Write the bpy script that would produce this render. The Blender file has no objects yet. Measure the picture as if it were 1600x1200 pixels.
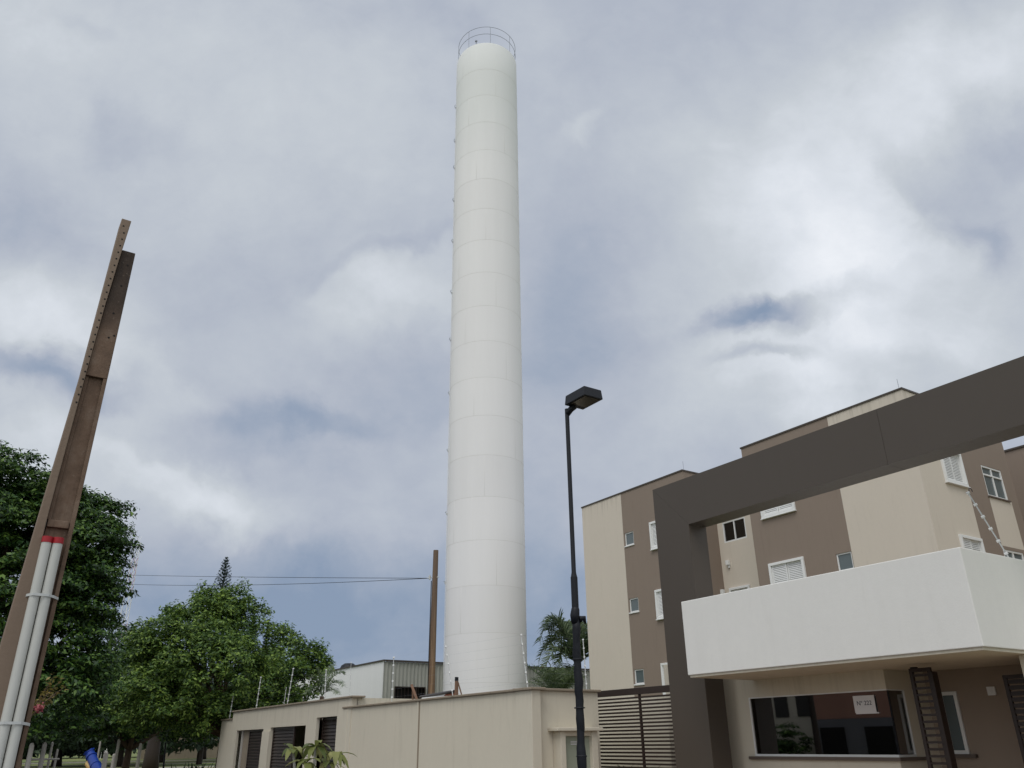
import bpy, math, random
import numpy as np
from mathutils import Vector, Matrix, Euler
R_ = math.radians
random.seed(7)
rng = np.random.default_rng(11)
sc = bpy.context.scene
COL = sc.collection

# ------------------------------------------------------------------ camera
# street frame: x = along the facades (to the right), y = away from the street, z = up
FPX, PITCH, ROLL, AZ = 1251.0, R_(24.1), .0125, R_(33.58)
fw = Vector((-math.cos(AZ + R_(0)) * math.cos(PITCH), math.sin(AZ) * math.cos(PITCH), math.sin(PITCH)))
rt0 = Vector((math.sin(AZ), math.cos(AZ), 0))
up0 = rt0.cross(fw)
rt = rt0 * math.cos(ROLL) - up0 * math.sin(ROLL)
up = up0 * math.cos(ROLL) + rt0 * math.sin(ROLL)
cam_d = bpy.data.cameras.new('camera')
cam = bpy.data.objects.new('camera', cam_d); COL.objects.link(cam)
EYE = Vector((0, 0, 1.6))
cam.matrix_world = Matrix.Translation(EYE) @ Matrix((rt, up, -fw)).transposed().to_4x4()
cam_d.sensor_width = 36; cam_d.lens = 36 * FPX / 1600
cam_d.clip_start = .05; cam_d.clip_end = 3000
sc.camera = cam

def look(x, y):
    return rt * ((x - 800) / FPX) + up * ((600 - y) / FPX) + fw
def at(x, y, d):            # the point d metres away (over the ground) on a line of sight
    r = look(x, y); return EYE + r * (d / math.hypot(r.x, r.y))

# ------------------------------------------------------------------ sun and sky
SUN = Vector((.42, -.58, 1.12)).normalized()
sun_d = bpy.data.lights.new('sun', 'SUN'); sun_d.energy = 1.2; sun_d.angle = R_(35); sun_d.color = (1, .97, .92)
sun = bpy.data.objects.new('sun', sun_d); COL.objects.link(sun)
sun.rotation_euler = SUN.to_track_quat('Z', 'Y').to_euler()

class NT:
    def __init__(s, tree): s.t = tree; s.n = tree.nodes; s.l = tree.links
    def add(s, typ, **kw):
        n = s.n.new(typ)
        for k, v in kw.items(): setattr(n, k, v)
        return n
    def put(s, sock, v):
        if isinstance(v, bpy.types.NodeSocket): s.l.new(v, sock)
        elif v is not None:
            sock.default_value = v
    def math(s, op, a, b=None, c=None, clamp=False):
        n = s.add('ShaderNodeMath', operation=op); n.use_clamp = clamp
        s.put(n.inputs[0], a)
        if b is not None: s.put(n.inputs[1], b)
        if c is not None: s.put(n.inputs[2], c)
        return n.outputs[0]
    def vec(s, op, a, b=None):
        n = s.add('ShaderNodeVectorMath', operation=op); s.put(n.inputs[0], a)
        if b is not None: s.put(n.inputs[1], b)
        return n.outputs['Value'] if op in ('DOT_PRODUCT', 'LENGTH', 'DISTANCE') else n.outputs[0]
    def noise(s, vec, scale, detail=4, rough=.5, color=False):
        n = s.add('ShaderNodeTexNoise'); s.put(n.inputs['Vector'], vec)
        n.inputs['Scale'].default_value = scale; n.inputs['Detail'].default_value = detail; n.inputs['Roughness'].default_value = rough
        return n.outputs['Color' if color else 'Fac']
    def scale(s, vec, sc_, loc=(0, 0, 0), rot=0):
        n = s.add('ShaderNodeMapping'); s.put(n.inputs['Vector'], vec)
        n.inputs['Scale'].default_value = sc_; n.inputs['Location'].default_value = loc; n.inputs['Rotation'].default_value = (0, 0, rot)
        return n.outputs[0]
    def ramp(s, fac, stops, interp='LINEAR'):
        n = s.add('ShaderNodeValToRGB'); s.put(n.inputs[0], fac); cr = n.color_ramp; cr.interpolation = interp
        while len(cr.elements) > 1: cr.elements.remove(cr.elements[-1])
        cr.elements[0].position = stops[0][0]; cr.elements[0].color = (*stops[0][1], 1)
        for p, c in stops[1:]:
            e = cr.elements.new(p); e.color = (*c, 1)
        return n.outputs[0]
    def mix(s, fac, a, b, mode='MIX'):
        n = s.add('ShaderNodeMix', data_type='RGBA', blend_type=mode)
        s.put(n.inputs[0], fac)
        s.put(n.inputs[6], a if isinstance(a, bpy.types.NodeSocket) else (*a, 1))
        s.put(n.inputs[7], b if isinstance(b, bpy.types.NodeSocket) else (*b, 1))
        return n.outputs[2]
    def mrange(s, v, a, b, c, d, smooth=False):
        n = s.add('ShaderNodeMapRange'); n.interpolation_type = 'SMOOTHSTEP' if smooth else 'LINEAR'
        s.put(n.inputs[0], v)
        for i, q in enumerate((a, b, c, d)): n.inputs[i + 1].default_value = q
        return n.outputs[0]

def lin(r, g=None, b=None):
    if g is None: r, g, b = r
    f = lambda c: (c / 255 / 12.92) if c / 255 <= .04045 else ((c / 255 + .055) / 1.055) ** 2.4
    return (f(r), f(g), f(b))

w = bpy.data.worlds.new('World'); sc.world = w; w.use_nodes = True
k = NT(w.node_tree); k.n.clear()
tc = k.add('ShaderNodeTexCoord'); d = tc.outputs['Generated']
sky = k.add('ShaderNodeTexSky', sky_type='NISHITA'); sky.sun_disc = False
sky.sun_elevation = math.asin(SUN.z); sky.sun_rotation = math.atan2(SUN.x, SUN.y)
bg_blue = k.add('ShaderNodeBackground'); k.put(bg_blue.inputs[0], sky.outputs[0]); bg_blue.inputs[1].default_value = .08
# the cloud field is laid out round one compass direction of the sky (where this bank of cloud stands)
E3, E1, E2 = tuple(fw), tuple(rt), tuple(up)
dz = k.vec('DOT_PRODUCT', d, E3)
dzc = k.math('MAXIMUM', dz, .25)
cx = k.math('DIVIDE', k.vec('DOT_PRODUCT', d, E1), dzc)
cy = k.math('DIVIDE', k.vec('DOT_PRODUCT', d, E2), dzc)
cb = k.add('ShaderNodeCombineXYZ'); k.put(cb.inputs[0], cx); k.put(cb.inputs[1], cy)
p = cb.outputs[0]
def warp(p, scale, amt, det=4, off=(0, 0, 0)):
    n = k.noise(k.vec('ADD', p, off), scale, det, .55, color=True)
    q = k.vec('SUBTRACT', n, (.5, .5, .5)); m = k.add('ShaderNodeVectorMath', operation='SCALE'); k.put(m.inputs[0], q); m.inputs['Scale'].default_value = amt
    return k.vec('ADD', p, m.outputs[0])
pw = warp(warp(warp(p, 3.2, .16), 10, .10, 6, (3, 1, 0)), 30, .02, 5, (0, 4, 0))
BL = [  # x, y, rx, ry, tilt, amount
 (1370, 470, 420, 330, 15, .31), (1180, 560, 260, 170, 0, .10), (1180, 230, 230, 300, -35, .20), (1500, 120, 300, 170, 25, .34),
 (1330, 380, 170, 150, 30, .22), (1430, 640, 280, 90, 10, .05), (1250, 690, 300, 90, 15, -.14),
 (230, 120, 560, 260, -10, .20), (560, 200, 300, 220, -30, .10), (520, 400, 200, 140, 0, -.06), (60, 490, 230, 110, -20, .30), (70, 690, 280, 90, 10, .26),
 (240, 620, 220, 70, -25, .24), (300, 765, 200, 60, -20, .38), (90, 790, 160, 60, 0, .2), (640, 455, 190, 85, 15, .30), (560, 700, 220, 50, 10, .12), (620, 395, 130, 22, 22, -.16), (640, 590, 150, 120, 0, -.14), (880, 520, 130, 260, -6, -.08), (430, 660, 260, 30, -4, -.14), (1330, 560, 200, 70, 10, .10), (1500, 560, 160, 60, -10, .10), (905, 215, 70, 28, 35, .16),
 (100, 590, 190, 42, -8, -.40), (400, 680, 330, 62, -6, -.20), (440, 970, 560, 150, 0, -.42), (640, 860, 260, 90, 0, -.10),
 (880, 930, 160, 260, 0, -.20), (900, 430, 170, 420, -10, -.07), (740, 40, 90, 50, -30, -.12),
 (1165, 488, 120, 36, 4, -.62), (1290, 455, 140, 30, 14, -.18), (1190, 558, 100, 20, 0, -.30), (1560, 215, 120, 110, 30, -.28), (1480, 320, 130, 70, -40, -.20), (1530, 395, 80, 40, -30, -.25),
 (170, 220, 80, 45, -30, -.16), (240, 215, 110, 50, -35, -.12), (30, 330, 140, 170, 0, -.12), (1420, 300, 160, 40, -45, -.10), (1370, 560, 230, 40, -15, -.12), (130, 45, 70, 30, -30, -.1)]
nz1 = k.noise(warp(p, 2.2, .35, 3, (1, 5, 0)), 3.6, 7, .56)
nz2 = k.noise(k.scale(warp(p, 5, .16, 4, (2, 2, 0)), (.6, 1.35, 1), rot=R_(-20)), 7.5, 8, .64)
v = k.math('MULTIPLY_ADD', nz1, .46, .385 - .23)
v = k.math('MULTIPLY_ADD', nz2, .26, k.math('SUBTRACT', v, .13))
nz3 = k.noise(warp(p, 9, .06, 5, (5, 2, 0)), 15, 8, .62)
v = k.math('MULTIPLY_ADD', nz3, .16, k.math('SUBTRACT', v, .08))
for (x, y, rx, ry, tl, am) in BL:
    c = ((x - 800) / FPX, (600 - y) / FPX, 0)
    q = k.vec('SUBTRACT', pw, c)
    q = k.scale(q, (1, 1, 1), rot=-R_(tl))
    q = k.scale(q, (FPX / rx, FPX / ry, 0))
    L = k.vec('LENGTH', q)
    g = k.mrange(L, 0, 1.25, am, 0, smooth=True)
    v = k.math('ADD', v, g)
front = k.mrange(dz, .25, .6, 0, 1, smooth=True)
nb = k.noise(d, 2.2, 7, .6)
vb = k.math('MULTIPLY_ADD', nb, 1.2, .15)
mv = k.add('ShaderNodeMix', data_type='FLOAT'); k.put(mv.inputs[0], front); k.put(mv.inputs[2], vb); k.put(mv.inputs[3], v)
ccol = k.ramp(mv.outputs[0], [(0, lin(128, 144, 167)), (.33, lin(166, 173, 186)), (.6, lin(187, 193, 200)), (.82, lin(209, 214, 221)), (1, lin(229, 232, 237))])
bg_c = k.add('ShaderNodeBackground'); k.put(bg_c.inputs[0], ccol)
k.put(bg_c.inputs[1], k.mrange(dz, .15, .62, 1.15, 1.0, smooth=True))
ms = k.add('ShaderNodeMixShader'); ms.inputs[0].default_value = .97
k.l.new(bg_blue.outputs[0], ms.inputs[1]); k.l.new(bg_c.outputs[0], ms.inputs[2])
wo = k.add('ShaderNodeOutputWorld'); k.l.new(ms.outputs[0], wo.inputs[0])
w.cycles.sampling_method = 'MANUAL'; w.cycles.sample_map_resolution = 1024

sc.view_settings.view_transform = 'Standard'; sc.view_settings.look = 'None'
sc.view_settings.exposure = .21; sc.view_settings.gamma = 1
try: sc.view_settings.use_curve_mapping = False
except Exception: pass

# ------------------------------------------------------------------ materials
def new_mat(name):
    m = bpy.data.materials.new(name); m.use_nodes = True
    t = NT(m.node_tree); b = m.node_tree.nodes['Principled BSDF']
    return m, t, b
def paint(name, rgb, rough=.8, var=.06, streak=.05, bump=.25, bscale=60, dirt=None, spec=.35, metal=0, drip=None):
    m, t, b = new_mat(name)
    o = t.add('ShaderNodeTexCoord').outputs['Object']
    n1 = t.noise(o, .6, 5, .6); n2 = t.noise(t.scale(o, (3.5, 3.5, .25)), 1.6, 5, .6)
    n3 = t.noise(o, 9, 5, .65)
    f = t.math('MULTIPLY_ADD', n1, 2 * var, 1 - var)
    f = t.math('MULTIPLY', f, t.math('MULTIPLY_ADD', n2, 2 * streak, 1 - streak))
    f = t.math('MULTIPLY', f, t.math('MULTIPLY_ADD', n3, .07, .965))
    cbn = t.add('ShaderNodeCombineColor')
    for i in range(3): t.put(cbn.inputs[i], f)
    col = t.mix(1, rgb, cbn.outputs[0], 'MULTIPLY')
    if dirt:
        msk = t.mrange(t.noise(t.scale(o, (2.2, 2.2, .3)), 2.3, 6, .7), .52, .78, 0, dirt[1], smooth=True)
        col = t.mix(msk, col, dirt[0])
    if drip:      # rain runs below a wet edge: height of the edge, length, colour, strength
        sz = t.add('ShaderNodeSeparateXYZ'); t.put(sz.inputs[0], o)
        nd = t.noise(t.scale(o, (5, 5, .12)), 1.7, 6, .7)
        ln = t.mrange(sz.outputs[2], drip[0] - drip[1], drip[0], 0, 1)
        msk = t.mrange(t.math('ADD', nd, t.math('MULTIPLY', ln, .3)), .72, .92, 0, drip[3], smooth=True)
        msk = t.math('MULTIPLY', msk, t.mrange(sz.outputs[2], drip[0] - drip[1], drip[0] - drip[1] * .4, 0, 1, smooth=True))
        col = t.mix(msk, col, drip[2])
    t.put(b.inputs['Base Color'], col)
    t.put(b.inputs['Roughness'], t.math('MULTIPLY_ADD', n3, .15, rough - .08, clamp=True))
    b.inputs['Specular IOR Level'].default_value = spec; b.inputs['Metallic'].default_value = metal
    if bump:
        bn = t.add('ShaderNodeBump'); bn.inputs['Strength'].default_value = bump; bn.inputs['Distance'].default_value = .004
        t.put(bn.inputs['Height'], t.noise(o, bscale, 5, .65)); t.put(b.inputs['Normal'], bn.outputs[0])
    return m
M = {}
M['beige'] = paint('beige_paint', lin(203, 195, 178), streak=.02, var=.05, dirt=(lin(160, 150, 132), .25), drip=(2.56, .9, lin(150, 140, 126), .16))
M['beige_apt'] = paint('beige_facade_paint', lin(203, 193, 179), streak=.02, var=.035, dirt=(lin(165, 155, 140), .2), drip=(11.42, 1.6, lin(150, 142, 130), .35))
M['brown_apt'] = paint('brown_facade_paint', lin(135, 121, 109), streak=.03, var=.04, dirt=(lin(116, 100, 87), .3))
M['white_tex'] = paint('white_textured_render', lin(222, 220, 215), bump=.4, bscale=45, streak=.03, var=.03, dirt=(lin(200, 197, 190), .15))
M['acm'] = paint('dark_brown_cladding', lin(74, 66, 58), rough=.5, bump=.02, streak=.03, var=.04, spec=.4)
M['acm_dark'] = paint('seam_black', lin(38, 34, 31), rough=.6, bump=0)
M['coping'] = paint('coping_stone', lin(140, 128, 112), dirt=(lin(70, 62, 54), .7), var=.12)
M['flash'] = paint('roof_flashing', lin(70, 62, 55), rough=.5, bump=0)
M['slat'] = paint('brown_metal', lin(46, 35, 30), rough=.45, bump=0, spec=.4)
M['black'] = paint('black_metal', lin(22, 24, 30), rough=.5, bump=0, spec=.3)
M['wrap'] = paint('black_plastic_wrap', lin(22, 24, 30), rough=.5, bump=.9, bscale=14, spec=.25)
M['white'] = paint('white_metal', lin(222, 222, 220), rough=.45, bump=0, var=.02, streak=.02)
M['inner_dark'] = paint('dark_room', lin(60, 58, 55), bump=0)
M['granite'] = paint('granite_sill', lin(95, 84, 76), rough=.5)
M['concrete'] = paint('pavement_concrete', lin(112, 108, 102), var=.12)
M['paver'] = paint('warm_driveway_pavers', lin(150, 126, 104), var=.12)
M['recess_shade'] = paint('recess_shade_paint', lin(150, 135, 121), streak=.03)  # recessed back wall; the shade of the passage is put into this browner colour
M['asphalt'] = paint('asphalt', (.05, .05, .052), var=.15, bscale=120, bump=.6)
M['wood'] = paint('weathered_wood', lin(140, 110, 82), streak=.4, var=.15, dirt=(lin(95, 80, 68), .8))
M['wood_dark'] = paint('old_lumber', lin(120, 92, 74), streak=.3, var=.2)
M['galv'] = paint('galvanised', lin(190, 192, 190), rough=.5, bump=.05, var=.06)
M['steel'] = paint('rail_steel', lin(140, 144, 154), rough=.5, bump=0)
M['pvc'] = paint('grey_conduit', lin(192, 192, 186), rough=.5, bump=.1, var=.1, streak=.12, dirt=(lin(130, 130, 125), .5))
M['red'] = paint('red_cap', lin(158, 34, 42), rough=.45, bump=0)
M['label'] = paint('paper', lin(215, 213, 214), rough=.7, bump=0, var=.01, streak=.01)
M['ink'] = paint('ink', lin(45, 45, 60), bump=0)
M['green_panel'] = paint('grey_green_panel', lin(150, 156, 140), rough=.4, bump=.05)
M['bark'] = paint('bark', lin(84, 68, 55), var=.3, streak=.3, bump=1, bscale=18)
M['dark_stone'] = paint('dark_bark', lin(50, 42, 36), var=.3, streak=.3, bump=1, bscale=18)
M['wh_white'] = paint('warehouse_white', lin(232, 232, 230), rough=.55, bump=.05, var=.03)
M['roof_metal'] = paint('white_roof_sheet', lin(205, 205, 203), rough=.55, bump=.1)
M['terracotta'] = paint('terracotta', lin(158, 118, 102), var=.2)
M['blue'] = paint('blue_plastic', lin(34, 68, 160), rough=.4, bump=0)
M['yellow'] = paint('yellow_plastic', lin(225, 190, 120), rough=.4, bump=0)
M['greypost'] = paint('post_concrete', lin(175, 170, 162), var=.15)
M['rust'] = paint('rust', lin(120, 66, 44), var=.2)
M['grey_wall'] = paint('dark_grey_wall', lin(105, 104, 108), var=.15)
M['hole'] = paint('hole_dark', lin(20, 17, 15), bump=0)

# tank paint: white, dirtier and greener at the top, faint sheet-to-sheet differences
m, t, b = new_mat('tank_paint')
o = t.add('ShaderNodeTexCoord').outputs['Object']; sp = t.add('ShaderNodeSeparateXYZ'); t.put(sp.inputs[0], o)
f = t.math('MULTIPLY_ADD', t.noise(t.scale(o, (1.6, 1.6, .08)), 1.1, 5, .6), .09, .955)
wn = t.add('ShaderNodeTexWhiteNoise', noise_dimensions='1D'); t.put(wn.inputs['W'], t.math('FLOOR', t.math('DIVIDE', t.math('SUBTRACT', sp.outputs[2], 4.05), 2.14)))
f = t.math('MULTIPLY', f, t.math('MULTIPLY_ADD', wn.outputs[0], .035, .98))
top = t.mrange(t.math('MULTIPLY_ADD', t.noise(t.scale(o, (1.5, 1.5, .15)), 1.2, 4), 5, sp.outputs[2]), 34, 42, 0, .55, smooth=True)
cbn = t.add('ShaderNodeCombineColor')
for i in range(3): t.put(cbn.inputs[i], f)
col = t.mix(1, lin(231, 229, 229), cbn.outputs[0], 'MULTIPLY')
col = t.mix(top, col, lin(214, 217, 215))
strk = t.mrange(t.noise(t.scale(o, (2.5, 2.5, .05)), 2.2, 5, .6), .58, .74, 0, .18, smooth=True)
col = t.mix(strk, col, lin(222, 218, 212))
t.put(b.inputs['Base Color'], col); b.inputs['Roughness'].default_value = .7; b.inputs['Specular IOR Level'].default_value = .2
bn = t.add('ShaderNodeBump'); bn.inputs['Strength'].default_value = .25; bn.inputs['Distance'].default_value = .05
t.put(bn.inputs['Height'], t.noise(t.scale(o, (1, 1, .6)), .9, 3)); t.put(b.inputs['Normal'], bn.outputs[0])
M['tank'] = m

m, t, b = new_mat('split_weathered_timber')
o = t.add('ShaderNodeTexCoord').outputs['Object']; sp = t.add('ShaderNodeSeparateXYZ'); t.put(sp.inputs[0], o)
n1 = t.noise(t.scale(o, (9, 9, .25)), 1.8, 5, .7); n2 = t.noise(o, 3, 5)
col = t.ramp(n1, [(.32, lin(66, 54, 45)), (.46, lin(118, 94, 72)), (.6, lin(142, 116, 88)), (.72, lin(112, 102, 94))])
col = t.mix(t.mrange(t.math('MULTIPLY_ADD', n2, 2, sp.outputs[2]), 4.5, 9, 0, .8), col, lin(104, 88, 76))
t.put(b.inputs['Base Color'], col); b.inputs['Roughness'].default_value = .9
M['timber'] = m
# old reinforced concrete, brown with soot at the head
m, t, b = new_mat('old_brown_concrete')
o = t.add('ShaderNodeTexCoord').outputs['Object']; sp = t.add('ShaderNodeSeparateXYZ'); t.put(sp.inputs[0], o)
n1 = t.noise(o, 2.5, 7, .68); n2 = t.noise(t.scale(o, (9, 9, .7)), 1.5, 6, .7); n3 = t.noise(o, 30, 4, .7)
col = t.ramp(n1, [(.3, lin(86, 69, 56)), (.5, lin(110, 89, 73)), (.7, lin(128, 110, 95))])
col = t.mix(t.mrange(n2, .5, .75, 0, .6, smooth=True), col, lin(62, 47, 38))
soot = t.math('MULTIPLY', t.mrange(sp.outputs[2], 4.9, 5.4, 0, .95, smooth=True), t.mrange(n2, .25, .65, 1, .7))
col = t.mix(soot, col, lin(38, 31, 27))
col = t.mix(t.mrange(n3, .62, .75, 0, .35), col, lin(165, 150, 135))
t.put(b.inputs['Base Color'], col); b.inputs['Roughness'].default_value = .9
bn = t.add('ShaderNodeBump'); bn.inputs['Strength'].default_value = .7; bn.inputs['Distance'].default_value = .006
t.put(bn.inputs['Height'], t.math('ADD', n3, n1)); t.put(b.inputs['Normal'], bn.outputs[0])
M['pole'] = m
m2 = paint('grey_brown_concrete', lin(124, 107, 92), var=.15, streak=.2, bump=.7, bscale=30, dirt=(lin(96, 80, 66), .7)); M['flange'] = m2

def leaf_mat(name, dark, mid, light, trans=.25):
    m, t, b = new_mat(name)
    g = t.add('ShaderNodeNewGeometry'); r = g.outputs['Random Per Island']
    o = t.add('ShaderNodeTexCoord').outputs['Object']
    n = t.noise(o, .7, 3)
    v = t.math('MULTIPLY_ADD', t.math('SUBTRACT', n, .5), .8, r, clamp=True)
    col = t.ramp(v, [(0, dark), (.5, mid), (1, light)])
    t.put(b.inputs['Base Color'], col); b.inputs['Roughness'].default_value = .5; b.inputs['Specular IOR Level'].default_value = .35
    tr = t.add('ShaderNodeBsdfTranslucent'); t.put(tr.inputs[0], col)
    mx = t.add('ShaderNodeMixShader'); mx.inputs[0].default_value = trans
    out = m.node_tree.nodes['Material Output']
    t.l.new(b.outputs[0], mx.inputs[1]); t.l.new(tr.outputs[0], mx.inputs[2]); t.l.new(mx.outputs[0], out.inputs[0])
    return m
M['leaf_dark'] = leaf_mat('dark_leaves', (.010, .028, .008), (.030, .08, .014), (.13, .22, .035), .15)
M['leaf_mid'] = leaf_mat('mid_leaves', (.02, .05, .012), (.075, .145, .026), (.26, .37, .07), .28)
M['leaf_far'] = leaf_mat('far_leaves', (.02, .035, .02), (.032, .056, .028), (.05, .08, .035))
M['leaf_palm'] = leaf_mat('palm_leaves', (.05, .085, .045), (.11, .155, .075), (.21, .26, .13))
M['leaf_blue'] = leaf_mat('conifer_needles', (.012, .03, .02), (.02, .045, .03), (.035, .065, .04))
M['leaf_frang'] = leaf_mat('broad_yellow_green_leaves', (.10, .13, .035), (.22, .24, .07), (.45, .43, .18), .35)
M['leaf_yel'] = leaf_mat('yellowing_leaves', (.12, .11, .03), (.22, .18, .05), (.35, .25, .07), .35)
M['leaf_purple'] = leaf_mat('purple_leaves', (.03, .012, .015), (.06, .02, .025), (.1, .04, .03))
M['petal'] = leaf_mat('pink_petals', (.32, .07, .09), (.45, .12, .14), (.5, .22, .2), .3)

m, t, b = new_mat('grass')
o = t.add('ShaderNodeTexCoord').outputs['Object']
col = t.ramp(t.noise(o, .12, 6, .7), [(.35, (.07, .11, .025)), (.5, (.14, .17, .045)), (.68, (.24, .22, .08))])
t.put(b.inputs['Base Color'], col); b.inputs['Roughness'].default_value = 1
M['grass'] = m

def glass(name, tint, ior=1.6, fac=.75):
    m, t, b = new_mat(name); m.node_tree.nodes.remove(b)
    tr = t.add('ShaderNodeBsdfTransparent'); tr.inputs[0].default_value = (*tint, 1)
    gl = t.add('ShaderNodeBsdfGlossy'); gl.inputs['Roughness'].default_value = .015
    fr = t.add('ShaderNodeFresnel'); fr.inputs[0].default_value = ior
    mx = t.add('ShaderNodeMixShader'); t.put(mx.inputs[0], fr.outputs[0])
    t.l.new(tr.outputs[0], mx.inputs[1]); t.l.new(gl.outputs[0], mx.inputs[2]); t.l.new(mx.outputs[0], m.node_tree.nodes['Material Output'].inputs[0])
    return m
M['glass'] = glass('window_glass', (.35, .4, .4), 2.1)
M['glass_guard'] = glass('tinted_guardhouse_glass', (.34, .36, .37), 3.7)
M['glass_sky'] = glass('sky_reflecting_glass', (.35, .4, .4), 3.4)
m, t, b = new_mat('obscure_reflection_glass'); b.inputs['Base Color'].default_value = (.105, .13, .135, 1); b.inputs['Roughness'].default_value = .18
M['glass_obs_refl'] = m  # obscure glass; on the side sliders its colour stands in for reflected brightness
m, t, b = new_mat('lamp_lens'); b.inputs['Base Color'].default_value = (.10, .085, .07, 1); b.inputs['Roughness'].default_value = .12
M['lens'] = m

# ------------------------------------------------------------------ mesh helpers
ORG = {}
def tag(o, label=None, cat=None, group=None, kind=None):
    if label: o['label'] = label
    if cat: o['category'] = cat
    if group: o['group'] = group
    if kind: o['kind'] = kind
    return o
def thing(name, label, cat, loc=(0, 0, 0), group=None, rotz=0):
    o = bpy.data.objects.new(name, None); COL.objects.link(o); o.location = loc; o.rotation_euler = (0, 0, rotz)
    o.empty_display_size = .2
    ORG[o.name] = Vector(loc); return tag(o, label, cat, group)
class MB:
    def __init__(s): s.v = []; s.f = []; s.mi = []; s.cur = 0
    def mat(s, i): s.cur = i; return s
    def add(s, vs, fs):
        n = len(s.v); s.v += [tuple(q) for q in vs]
        for f in fs: s.f.append(tuple(n + i for i in f)); s.mi.append(s.cur)
        return s
    def quad(s, a, b, c, d_): return s.add([a, b, c, d_], [(0, 1, 2, 3)])
    def box(s, x0, x1, y0, y1, z0, z1):
        return s.add([(x0, y0, z0), (x1, y0, z0), (x1, y1, z0), (x0, y1, z0), (x0, y0, z1), (x1, y0, z1), (x1, y1, z1), (x0, y1, z1)],
                     [(0, 3, 2, 1), (4, 5, 6, 7), (0, 1, 5, 4), (1, 2, 6, 5), (2, 3, 7, 6), (3, 0, 4, 7)])
    def hexa(s, lo, hi):      # two quads (bottom, top), counter-clockwise from above
        return s.add(list(lo) + list(hi), [(3, 2, 1, 0), (4, 5, 6, 7), (0, 1, 5, 4), (1, 2, 6, 5), (2, 3, 7, 6), (3, 0, 4, 7)])
    def fbox(s, F, a0, a1, z0, z1, d0, d1):
        vs = [F(a, z, dd) for dd in (d0, d1) for (a, z) in ((a0, z0), (a1, z0), (a1, z1), (a0, z1))]
        return s.add(vs, [(0, 1, 2, 3), (7, 6, 5, 4), (0, 4, 5, 1), (1, 5, 6, 2), (2, 6, 7, 3), (3, 7, 4, 0)])
    def tube(s, pts, rad, n=8, cap=True):
        pts = [Vector(q) for q in pts]; rad = rad if isinstance(rad, (list, tuple)) else [rad] * len(pts)
        base = len(s.v); prev = None
        for i, q in enumerate(pts):
            dr = (pts[min(i + 1, len(pts) - 1)] - pts[max(i - 1, 0)]).normalized()
            if prev is None:
                a = dr.cross(Vector((0, 0, 1)) if abs(dr.z) < .9 else Vector((1, 0, 0))).normalized()
            else:
                a = (prev - dr * prev.dot(dr)).normalized()
            prev = a; bb = dr.cross(a)
            for j in range(n):
                th = 2 * math.pi * j / n
                s.v.append(tuple(q + (a * math.cos(th) + bb * math.sin(th)) * rad[i]))
        for i in range(len(pts) - 1):
            for j in range(n):
                s.f.append((base + i * n + j, base + i * n + (j + 1) % n, base + (i + 1) * n + (j + 1) % n, base + (i + 1) * n + j)); s.mi.append(s.cur)
        if cap:
            s.f.append(tuple(base + j for j in reversed(range(n)))); s.mi.append(s.cur)
            s.f.append(tuple(base + (len(pts) - 1) * n + j for j in range(n))); s.mi.append(s.cur)
        return s
    def ring(s, c, R, r, z, n=64, m=6):
        base = len(s.v)
        for i in range(n):
            th = 2 * math.pi * i / n
            for j in range(m):
                ph = 2 * math.pi * j / m
                q = R + r * math.cos(ph); s.v.append((c[0] + q * math.cos(th), c[1] + q * math.sin(th), z + r * math.sin(ph)))
        for i in range(n):
            for j in range(m):
                s.f.append((base + i * m + j, base + ((i + 1) % n) * m + j, base + ((i + 1) % n) * m + (j + 1) % m, base + i * m + (j + 1) % m)); s.mi.append(s.cur)
        return s
    def lathe(s, c, prof, n=48):
        base = len(s.v)
        for (r, z) in prof:
            for i in range(n):
                th = 2 * math.pi * i / n; s.v.append((c[0] + r * math.cos(th), c[1] + r * math.sin(th), z))
        for q in range(len(prof) - 1):
            for i in range(n):
                s.f.append((base + q * n + i, base + q * n + (i + 1) % n, base + (q + 1) * n + (i + 1) % n, base + (q + 1) * n + i)); s.mi.append(s.cur)
        return s
    def build(s, name, mats, parent=None, smooth=False, bevel=0, label=None):
        mats = mats if isinstance(mats, (list, tuple)) else [mats]
        org = ORG[parent.name] if parent is not None else Vector((0, 0, 0))
        me = bpy.data.meshes.new(name)
        me.from_pydata([(a - org.x, b_ - org.y, c - org.z) for a, b_, c in s.v], [], s.f)
        for q in mats: me.materials.append(M[q] if isinstance(q, str) else q)
        me.polygons.foreach_set('material_index', s.mi)
        if smooth is True: me.polygons.foreach_set('use_smooth', [True] * len(me.polygons))
        me.update()
        o = bpy.data.objects.new(name, me); COL.objects.link(o)
        if smooth == 'auto':
            me.polygons.foreach_set('use_smooth', [True] * len(me.polygons)); me.set_sharp_from_angle(angle=R_(35))
        if parent is not None: o.parent = parent; ORG[o.name] = org
        if bevel:
            bm = o.modifiers.new('bevel', 'BEVEL'); bm.width = bevel; bm.segments = 2; bm.limit_method = 'ANGLE'; bm.angle_limit = R_(50)
        if label: o['label'] = label
        return o
def copy_tree(o, parent=None):
    c = o.copy(); COL.objects.link(c); c.parent = parent
    for ch in list(o.children): copy_tree(ch, c)
    return c
def fY(y0, sgn=1):   # a wall facing the street: a = x, depth grows with y
    return lambda a, z, dd: (a, y0 + dd, z)
def fX(x0):          # a wall facing +x: a = y, depth grows towards -x
    return lambda a, z, dd: (x0 - dd, a, z)
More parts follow.
